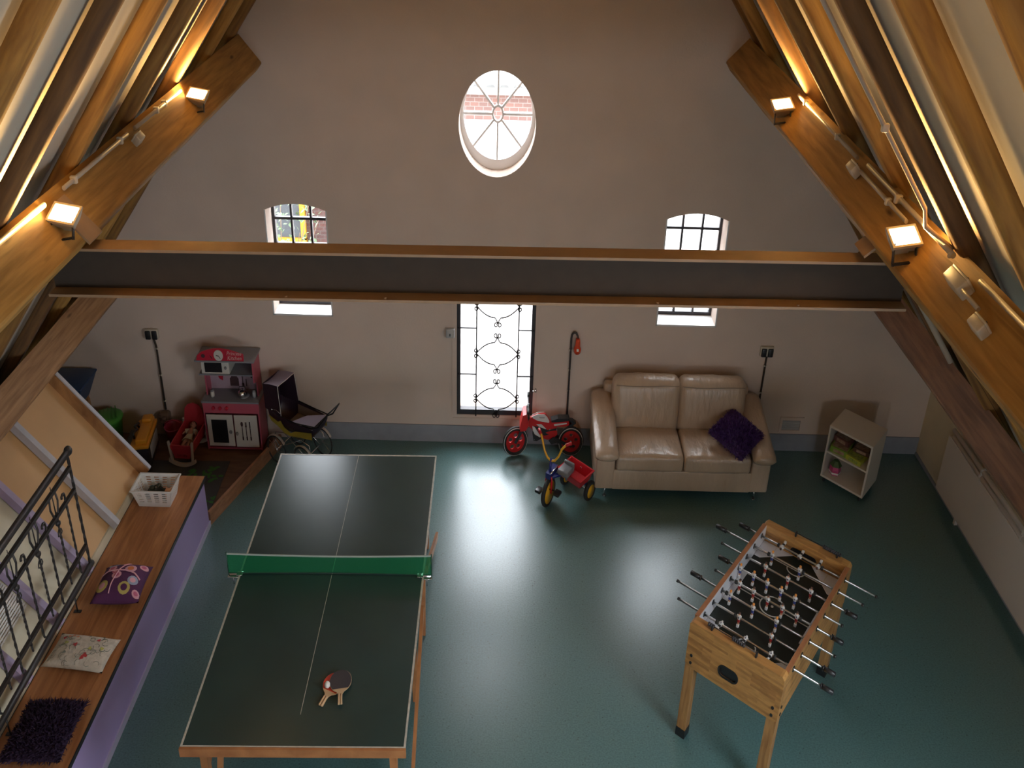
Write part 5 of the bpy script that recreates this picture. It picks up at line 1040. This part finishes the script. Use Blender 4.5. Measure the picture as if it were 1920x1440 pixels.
# ------------------------------------------------------------------ doll's pram
PM = FR(-2.335, 7.60, 0, -26); pr = thing('doll_pram', "old dark doll's pram with yellow stripe, grey-lilac hood and curved handle", 'pram', (-2.335, 7.6, 0))
navy = mat('dark_plum_leatherette', (.035, .018, .03), .4); hoodg = mat('grey_lilac_leatherette', (.26, .22, .30), .4); inside = mat('pram_lining', (.20, .14, .11), .8); pyel = mat('mustard_stripe', (.42, .32, .04), .5); pwhite = mat('pram_mudguard', (.50, .47, .44), .35)
def pw(x, y, nm='wheel'):
    M = PM @ Matrix.Translation((x, y, .135)) @ YW; f = MB(M); f.tube([(.128 * math.cos(t), .128 * math.sin(t), 0) for t in [2 * PI * i / 32 for i in range(32)]], .007, 6, closed=True); wh = f.build('wheel', black_rubber, pr)
    f = MB(M)
    for k in range(10): a = k * PI / 5; f.cyl((0, 0, 0), (.124 * math.cos(a), .124 * math.sin(a), 0), .0015, n=4, caps=False)
    f.cyl((0, 0, -.012), (0, 0, .012), .012, n=10); f.build('spokes', chrome, wh)
    f = MB(M); vs = []; n = 12
    for i in range(n + 1): a = math.radians(35 + 115 * i / n); vs += [(.146 * math.cos(a), .146 * math.sin(a), -.014), (.150 * math.cos(a), .150 * math.sin(a), 0), (.146 * math.cos(a), .146 * math.sin(a), .014)]
    f.add(vs, [(i * 3 + k, i * 3 + k + 1, i * 3 + 4 + k, i * 3 + 3 + k) for i in range(n) for k in (0, 1)], smooth=True); f.build('mudguard', pwhite, wh)
for x in (-.19, .19):
    for y in (-.17, .17): pw(x, y)
f = MB(PM)
for x in (-.19, .19): f.cyl((x, -.17, .135), (x, .17, .135), .005, n=8)
f.build('axle', chrome, pr)
f = MB(PM)
for y in (-.12, .12): f.tube([(-.19, y, .135), (-.245, y, .19), (-.235, y, .27), (-.12, y, .30), (.12, y, .30), (.245, y, .27), (.26, y, .20), (.19, y, .135)], .005, 6); f.cyl((-.19, y, .135), (.14, y, .30), .003, n=5); f.cyl((.19, y, .135), (-.1, y, .30), .003, n=5)
f.build('chassis', chrome, pr)
def hull(zs): pass
f = MB(PM); secs = [(-.34, .49, .49, .10), (-.31, .35, .49, .125), (-.15, .315, .475, .145), (.08, .31, .46, .145), (.26, .33, .455, .135), (.335, .42, .465, .115)]; vs = []
for (x, zb2, zt2, w) in secs: vs += [(x, -w, zt2), (x, -w * .9, (zb2 + zt2) / 2), (x, -w * .6, zb2), (x, w * .6, zb2), (x, w * .9, (zb2 + zt2) / 2), (x, w, zt2)]
f.add(vs, [(i * 6 + k, i * 6 + k + 1, i * 6 + 7 + k, i * 6 + 6 + k) for i in range(5) for k in range(5)] + [(0,1,2,3,4,5), (30,31,32,33,34,35)], smooth=True); hu = f.build('body', navy, pr)
for s in (-1, 1):
    f = MB(PM); pts = [(-.30, .430), (-.16, .405), (-.12, .425), (-.07, .375), (.02, .345), (.07, .375), (.30, .415), (.30, .350), (.06, .325), (.0, .312), (-.08, .325), (-.16, .365), (-.26, .385)]
    vs = [(x, s * (.147 - .0 - max(0, abs(x) - .2) * .16), z) for x, z in pts]; f.add(vs + [(x, y - s * .004, z) for x, y, z in vs], [tuple(range(13)), tuple(range(13, 26))]); f.build('yellow_stripe', pyel, hu)
f = MB(PM); f.add([(-.10, -.13, .455), (.33, -.105, .460), (.33, .105, .460), (-.10, .13, .455), (-.10, -.12, .37), (.30, -.10, .37), (.30, .10, .37), (-.10, .12, .37)], [(4,5,6,7), (2,3,7,6)]); f.build('lining', inside, pr)
f = MB(PM); f.add([(.05, -.148, .470), (.335, -.118, .478), (.335, .118, .478), (.14, .0, .474)], [(0,1,2,3)]); f.add([(.05, -.148, .466), (.335, -.118, .474), (.335, .118, .474), (.14, .0, .470)], [(3,2,1,0)]); f.build('apron_cover', hoodg, pr)
f = MB(PM); f.tube([(-.1, .146, .475), (.12, .14, .468), (.335, .118, .478), (.338, -.118, .478), (.10, -.15, .466), (-.1, -.15, .475)], .006, 6); f.build('rim_trim', black_iron, pr)
HH = [(-.345, .49), (-.355, .60), (-.33, .715)]
f = MB(PM)
a0 = [(-.345, -.125, .48), (-.35, -.13, .715), (-.13, -.135, .735), (-.10, -.145, .47)]; a1 = [(x, -y, z) for x, y, z in a0]
f.add(a0 + [(x, y + .006, z) for x, y, z in a0], [(0,1,2,3), (7,6,5,4), (0,4,5,1),(1,5,6,2),(2,6,7,3)]); f.add(a1 + [(x, y - .006, z) for x, y, z in a1], [(3,2,1,0), (4,5,6,7), (0,1,5,4),(1,2,6,5),(2,3,7,6)])
f.add([(-.345, -.125, .48), (-.35, -.13, .715), (-.35, .13, .715), (-.345, .125, .48)], [(0,1,2,3)]); hs = f.build('hood_side', navy, pr)
f = MB(PM); n = 8; vs = []
for i in range(n + 1):
    y = -.132 + .264 * i / n; s_ = -.018 * math.sin(PI * i / n); vs += [(-.355, y, .712 + s_), (-.24, y * 1.01, .738 + s_ * 1.4), (-.125, y * 1.03, .748 + s_ * .6)]
f.add(vs, [(i * 3 + k, i * 3 + k + 1, i * 3 + 4 + k, i * 3 + 3 + k) for i in range(n) for k in (0, 1)], smooth=True); f.build('hood_top', hoodg, pr)
f = MB(PM); f.tube([(-.10, -.147, .47), (-.125, -.138, .745), (-.125, .138, .745), (-.10, .147, .47)], .004, 5); f.build('hood_hoop', pwhite, pr)
f = MB(PM); f.ball((-.235, -.137, .50), .010, 8); f.tube([(-.235, -.139, .50), (-.17, -.142, .515), (-.11, -.147, .50)], .003, 5); f.build('hood_strut', chrome, pr)
f = MB(PM); f.tube([(.18, -.135, .455), (.30, -.13, .462), (.40, -.125, .50), (.52, -.10, .645), (.535, -.07, .655), (.535, .07, .655), (.52, .10, .645), (.40, .125, .50), (.33, .118, .465)], .0065, 8); f.build('handle', black_iron, pr)
f = MB(PM); f.rbox((.29, -.124, .445), (.022, .003, .004), .002, 1); f.build('badge', chrome, pr)

# ------------------------------------------------------------------ doll cradle and doll
CR = FR(-3.60, 7.61, 0, -4); cr = thing('doll_cradle', "red doll's cradle on cream rockers in front of the toy kitchen", 'cradle', (-3.545, 7.6, .01)); cred = mat('cradle_red', (.48, .035, .05), .45); ccream = mat('cradle_cream', (.56, .48, .40), .5)
for y in (-.19, .19):
    f = MB(CR); rk = [(.15 * math.sin(t) * 1.05, .42 - .40 * math.cos(t)) for t in [math.radians(-38 + 76 * i / 14) for i in range(15)]]
    rk = [(-.155 + .31 * i / 14, .014 + .045 * (2 * i / 14 - 1) ** 2) for i in range(15)]; f.plate([rk + [(x * .97, z + .030) for x, z in rk[::-1]]], .024, Matrix.Translation((0, y, 0)) @ XZ)
    for s in (-1, 1): f.bar((s * .115, y, .045), (s * .135, y, .255), .022, .020, (0, 1, 0))
    f.build('rocker', ccream, cr)
for s in (-1, 1):
    f = MB(CR); f.add([(s * .085, -.18, .09), (s * .085, .18, .09), (s * .125, .20, .235), (s * .125, -.20, .215)] + [(s * .075, -.18, .09), (s * .075, .18, .09), (s * .115, .20, .235), (s * .115, -.20, .215)], [(0,1,2,3),(7,6,5,4),(0,4,5,1),(1,5,6,2),(2,6,7,3),(3,7,4,0)]); f.build('side_board', cred, cr)
f = MB(CR); f.plate([[(-.085, .09), (.085, .09), (.120, .215), (-.120, .215)]] + [[(x - .006, .105), (x + .006, .105), (x + .006, .13), (x - .006, .13)] for x in (-.05, -.025, 0, .025, .05)], .010, Matrix.Translation((0, -.182, 0)) @ XZ); f.build('foot_board', cred, cr)
f = MB(CR); f.plate([[(-.085, .09), (.085, .09), (.125, .235), (.10, .36), (.06, .40), (0, .415), (-.06, .40), (-.10, .36), (-.125, .235)]], .012, Matrix.Translation((0, .19, 0)) @ XZ); f.build('head_board', cred, cr)
f = MB(CR); f.box(-.078, .078, -.178, .182, .088, .098); f.build('bottom_board', cred, cr)
f = MB(CR); f.rbox((0, 0, .125), (.075, .165, .022), .02, 2, None, (0, 0, .008)); f.build('mattress', mat('cradle_mattress', (.50, .30, .26), .8), cr)
# doll: one skinned body, with a dress and hair
def skin_figure(name, pts, edges, radii, mt, parent, M, sub=1):
    me = bpy.data.meshes.new(name); o0 = ORIGIN[parent.name]; W = [M @ Vector(p) for p in pts]
    me.from_pydata([(v.x * K - o0.x, v.y - o0.y, v.z - o0.z) for v in W], edges, []); ob_ = bpy.data.objects.new(name, me); COL.objects.link(ob_); ob_.parent = parent
    sk = ob_.modifiers.new('skin', 'SKIN'); 
    for i, r in enumerate(radii): d = me.skin_vertices[0].data[i]; d.radius = (r, r); d.use_root = (i == 0)
    sk.use_smooth_shade = True; sb = ob_.modifiers.new('sub', 'SUBSURF'); sb.levels = sub; sb.render_levels = sub; me.materials.append(mt); return ob_
DM = CR @ FR(.0, .02, .165, 0, 12); do = thing('doll', "doll in a cream dress lying in the red cradle", 'doll', (-3.545, 7.62, .15)); dskin = mat('doll_skin', (.42, .20, .13), .5)
pts = [(0, -.02, .012), (0, .04, .016), (0, .075, .018), (0, .095, .022), (0, .125, .026), (-.035, .07, .016), (-.065, .05, .022), (-.085, .02, .02), (.035, .07, .016), (.065, .045, .026), (.075, .01, .03), (-.022, -.035, .012), (-.03, -.09, .018), (-.032, -.14, .016), (-.034, -.148, .03), (.022, -.035, .012), (.03, -.09, .02), (.034, -.14, .016), (.036, -.148, .03)]
skin_figure('body', pts, [(0,1),(1,2),(2,3),(3,4),(2,5),(5,6),(6,7),(2,8),(8,9),(9,10),(0,11),(11,12),(12,13),(13,14),(0,15),(15,16),(16,17),(17,18)], [.024,.026,.018,.012,.012,.013,.010,.008,.013,.010,.008,.018,.013,.009,.008,.018,.013,.009,.008], dskin, do, DM)
f = MB(DM); f.ball((0, .128, .030), (.032, .034, .031), 16); f.ball((0, .122, .062), (.004, .006, .005), 6); f.ball((-.032, .128, .03), (.005, .008, .007), 6); f.ball((.032, .128, .03), (.005, .008, .007), 6); hd_ = f.build('head', dskin, do)
f = MB(DM); [f.ball((s * .012, .134, .0585), .0042, 6) for s in (-1, 1)]; f.rbox((0, .110, .0585), (.007, .002, .0015), .001, 1); f.build('eyes_and_mouth', mat('doll_features', (.05, .02, .02), .4), hd_)
f = MB(DM); f.ball((0, .142, .022), (.036, .030, .033), 14); f.ball((0, .118, .008), (.037, .034, .020), 14); f.build('hair', mat('doll_hair', (.07, .03, .015), .7), do)
cream_d = mat('doll_dress', (.52, .46, .34), .9, bump=.3, bs=80); f = MB(DM); f.lathe([(.024, 0), (.034, .025), (.032, .05), (.042, .085), (.062, .135), (.058, .135), (.030, .08), (.028, .04), (.020, .0)], n=18, M=Matrix.Translation((0, .082, .016)) @ Matrix.Rotation(PI / 2, 4, 'X') @ Matrix.Diagonal((1, .55, 1, 1)))
for s in (-1, 1): f.tube([(s * .022, .074, .018), (s * .048, .062, .022), (s * .062, .052, .024)], [.020, .021, .024], 8)
f.build('dress', cream_d, do)

# ------------------------------------------------------------------ other toys
o = thing('toy_toolbox', 'orange and black toy workbench box with black clamp on top', 'toy', (-4.06, 7.5, 0)); tor = mat('toy_orange', (.72, .30, .02), .4); TBX = FR(-4.06, 7.53, 0, 10)
f = MB(TBX); f.rbox((0, 0, .135), (.085, .205, .105), .008, 2); f.build('body', mat('toy_black', (.02, .015, .018), .4), o)
f = MB(TBX); f.rbox((0, .0, .255), (.098, .225, .016), .008, 2); f.rbox((.02, .0, .292), (.062, .20, .024), .014, 3); f.rbox((.02, .14, .325), (.055, .05, .02), .018, 3); f.build('lid', tor, o)
f = MB(TBX); f.tube([(-.075, -.09, .27), (-.085, -.07, .31), (-.05, -.03, .325), (-.085, .01, .33), (-.05, .05, .335), (-.08, .08, .31), (-.07, .10, .27)], .012, 8); f.build('clamp', black_plastic, o)
for s in (-1, 1):
    f = MB(TBX); f.rbox((s * .02, -.18, .016), (.03, .015, .015), .006, 1); f.rbox((s * .02, .18, .016), (.03, .015, .015), .006, 1); f.build('foot', black_plastic, o)
f = MB(TBX); f.rbox((.0885, .02, .15), (.004, .15, .06), .003, 1); f.build('side_tray', grey_plastic, o)
o = thing('storage_case', 'flat dark grey case on the floor between the green tub and the orange toy box', 'case', (-4.35, 7.65, .01)); f = MB(FR(-4.255, 7.62, 0, 8)); f.rbox((0, 0, .068), (.068, .20, .058), .012, 2); f.build('case', mat('case_grey', (.07, .065, .07), .5), o); f = MB(FR(-4.255, 7.62, 0, 8)); f.rbox((0, 0, .128), (.055, .18, .003), .002, 1); f.build('lid_panel', mat('case_grey_panel', (.10, .095, .10), .5), o)
for s in (-1, 1): f = MB(FR(-4.255, 7.62, 0, 8)); f.rbox((s * .035, -.203, .075), (.015, .004, .012), .003, 1); f.build('latch', black_plastic, o)
o = thing('green_tub', 'green ribbed plastic toy tub tipped against the gable', 'tub', (-4.6, 7.72, .01)); gm = mat('toy_green', (.05, .26, .03), .4)
f = MB(FR(-4.58, 7.73, .012, 30, 0)); n = 24; prof = [(0, 0), (.13, 0), (.145, .03), (.175, .25), (.19, .26), (.185, .275), (.15, .292), (.0, .305)]
vs = []; 
for r, z in prof:
    for k in range(n): q = 2 * PI * k / n; rr = r * (1 + (.025 if (k % 2) and 0 < z < .26 else 0)); vs.append((rr * math.cos(q) * 1.0, rr * math.sin(q) * .85, z))
f.add(vs, [(i * n + k, i * n + (k + 1) % n, (i + 1) * n + (k + 1) % n, (i + 1) * n + k) for i in range(len(prof) - 1) for k in range(n)], smooth=True); f.build('tub', gm, o)
for k in range(7): f = MB(FR(-4.58, 7.73, .012, 30, 0)); a = -.12 + k * .04; f.bar((a, -.11, .302), (a, .11, .302), .010, .008); f.build('rib', gm, o)
o = thing('red_pouffe', 'dark red round plastic basket behind the cradle', 'basket', (-3.80, 7.84, .01)); f = MB(); f.lathe([(0, 0), (.075, 0), (.098, .16), (.104, .17), (.098, .175), (.090, .165), (.07, .012), (0, .012)], (-3.845, 7.80, .0085), 24); f.build('bowl', mat('dark_red_plastic', (.30, .02, .045), .45), o)
f = MB(); f.tube([(-3.845 + .098 * math.cos(t), 7.80, .18 + .055 * math.sin(t)) for t in [PI * i / 12 for i in range(13)]], .005, 6); f.build('handle', mat('dark_red_handle', (.32, .02, .045), .45), o)
o = thing('wooden_crate', 'brown wooden crate in the corner beneath the blue bin', 'crate', (-4.78, 7.6, 0)); f = MB()
for x in (-5.07, -4.82):
    for y in (7.52, 7.86): f.box(x - .015, x + .015, y - .015, y + .015, .009, .45)
f.build('post', raw_b, o)
for k in range(3):
    z = .03 + k * .14
    for (a, b) in (((-5.085, 7.505), (-4.805, 7.505)), ((-5.085, 7.875), (-4.805, 7.875)), ((-5.085, 7.50), (-5.085, 7.88)), ((-4.805, 7.50), (-4.805, 7.88))): f = MB(); f.bar((a[0], a[1], z + .04), (b[0], b[1], z + .04), .012, .085); f.build('slat', raw_b, o)
for k in range(4): f = MB(); f.box(-5.08, -4.81, 7.51 + k * .092, 7.595 + k * .092, .452, .464); f.build('top_board', raw_b, o)
o = thing('blue_bin', 'dark blue tapered plastic bin on the crate in the left corner', 'bin', (-4.89, 7.70, .465)); M = FR(-4.89, 7.70, .4655, 0); f = MB(M); pr_ = []
a = [(-.13, -.12), (.13, -.12), (.13, .12), (-.13, .12)]; b = [(-.22, -.18), (.22, -.18), (.22, .18), (-.22, .18)]
f.add([(x, y, 0) for x, y in a] + [(x, y, .19) for x, y in b] + [(x * .95, y * .95, .19) for x, y in b] + [(x * .93, y * .93, .01) for x, y in a], [(3,2,1,0),(0,1,5,4),(1,2,6,5),(2,3,7,6),(3,0,4,7),(4,5,9,8),(5,6,10,9),(6,7,11,10),(7,4,8,11),(8,9,13,12),(9,10,14,13),(10,11,15,14),(11,8,12,15),(12,13,14,15)])
bl_ = mat('bin_blue', (.015, .045, .12), .45); f.build('bin', bl_, o)
f = MB(M); f.rbox((0, 0, .202), (.23, .19, .010), .008, 2); f.build('lid', bl_, o)
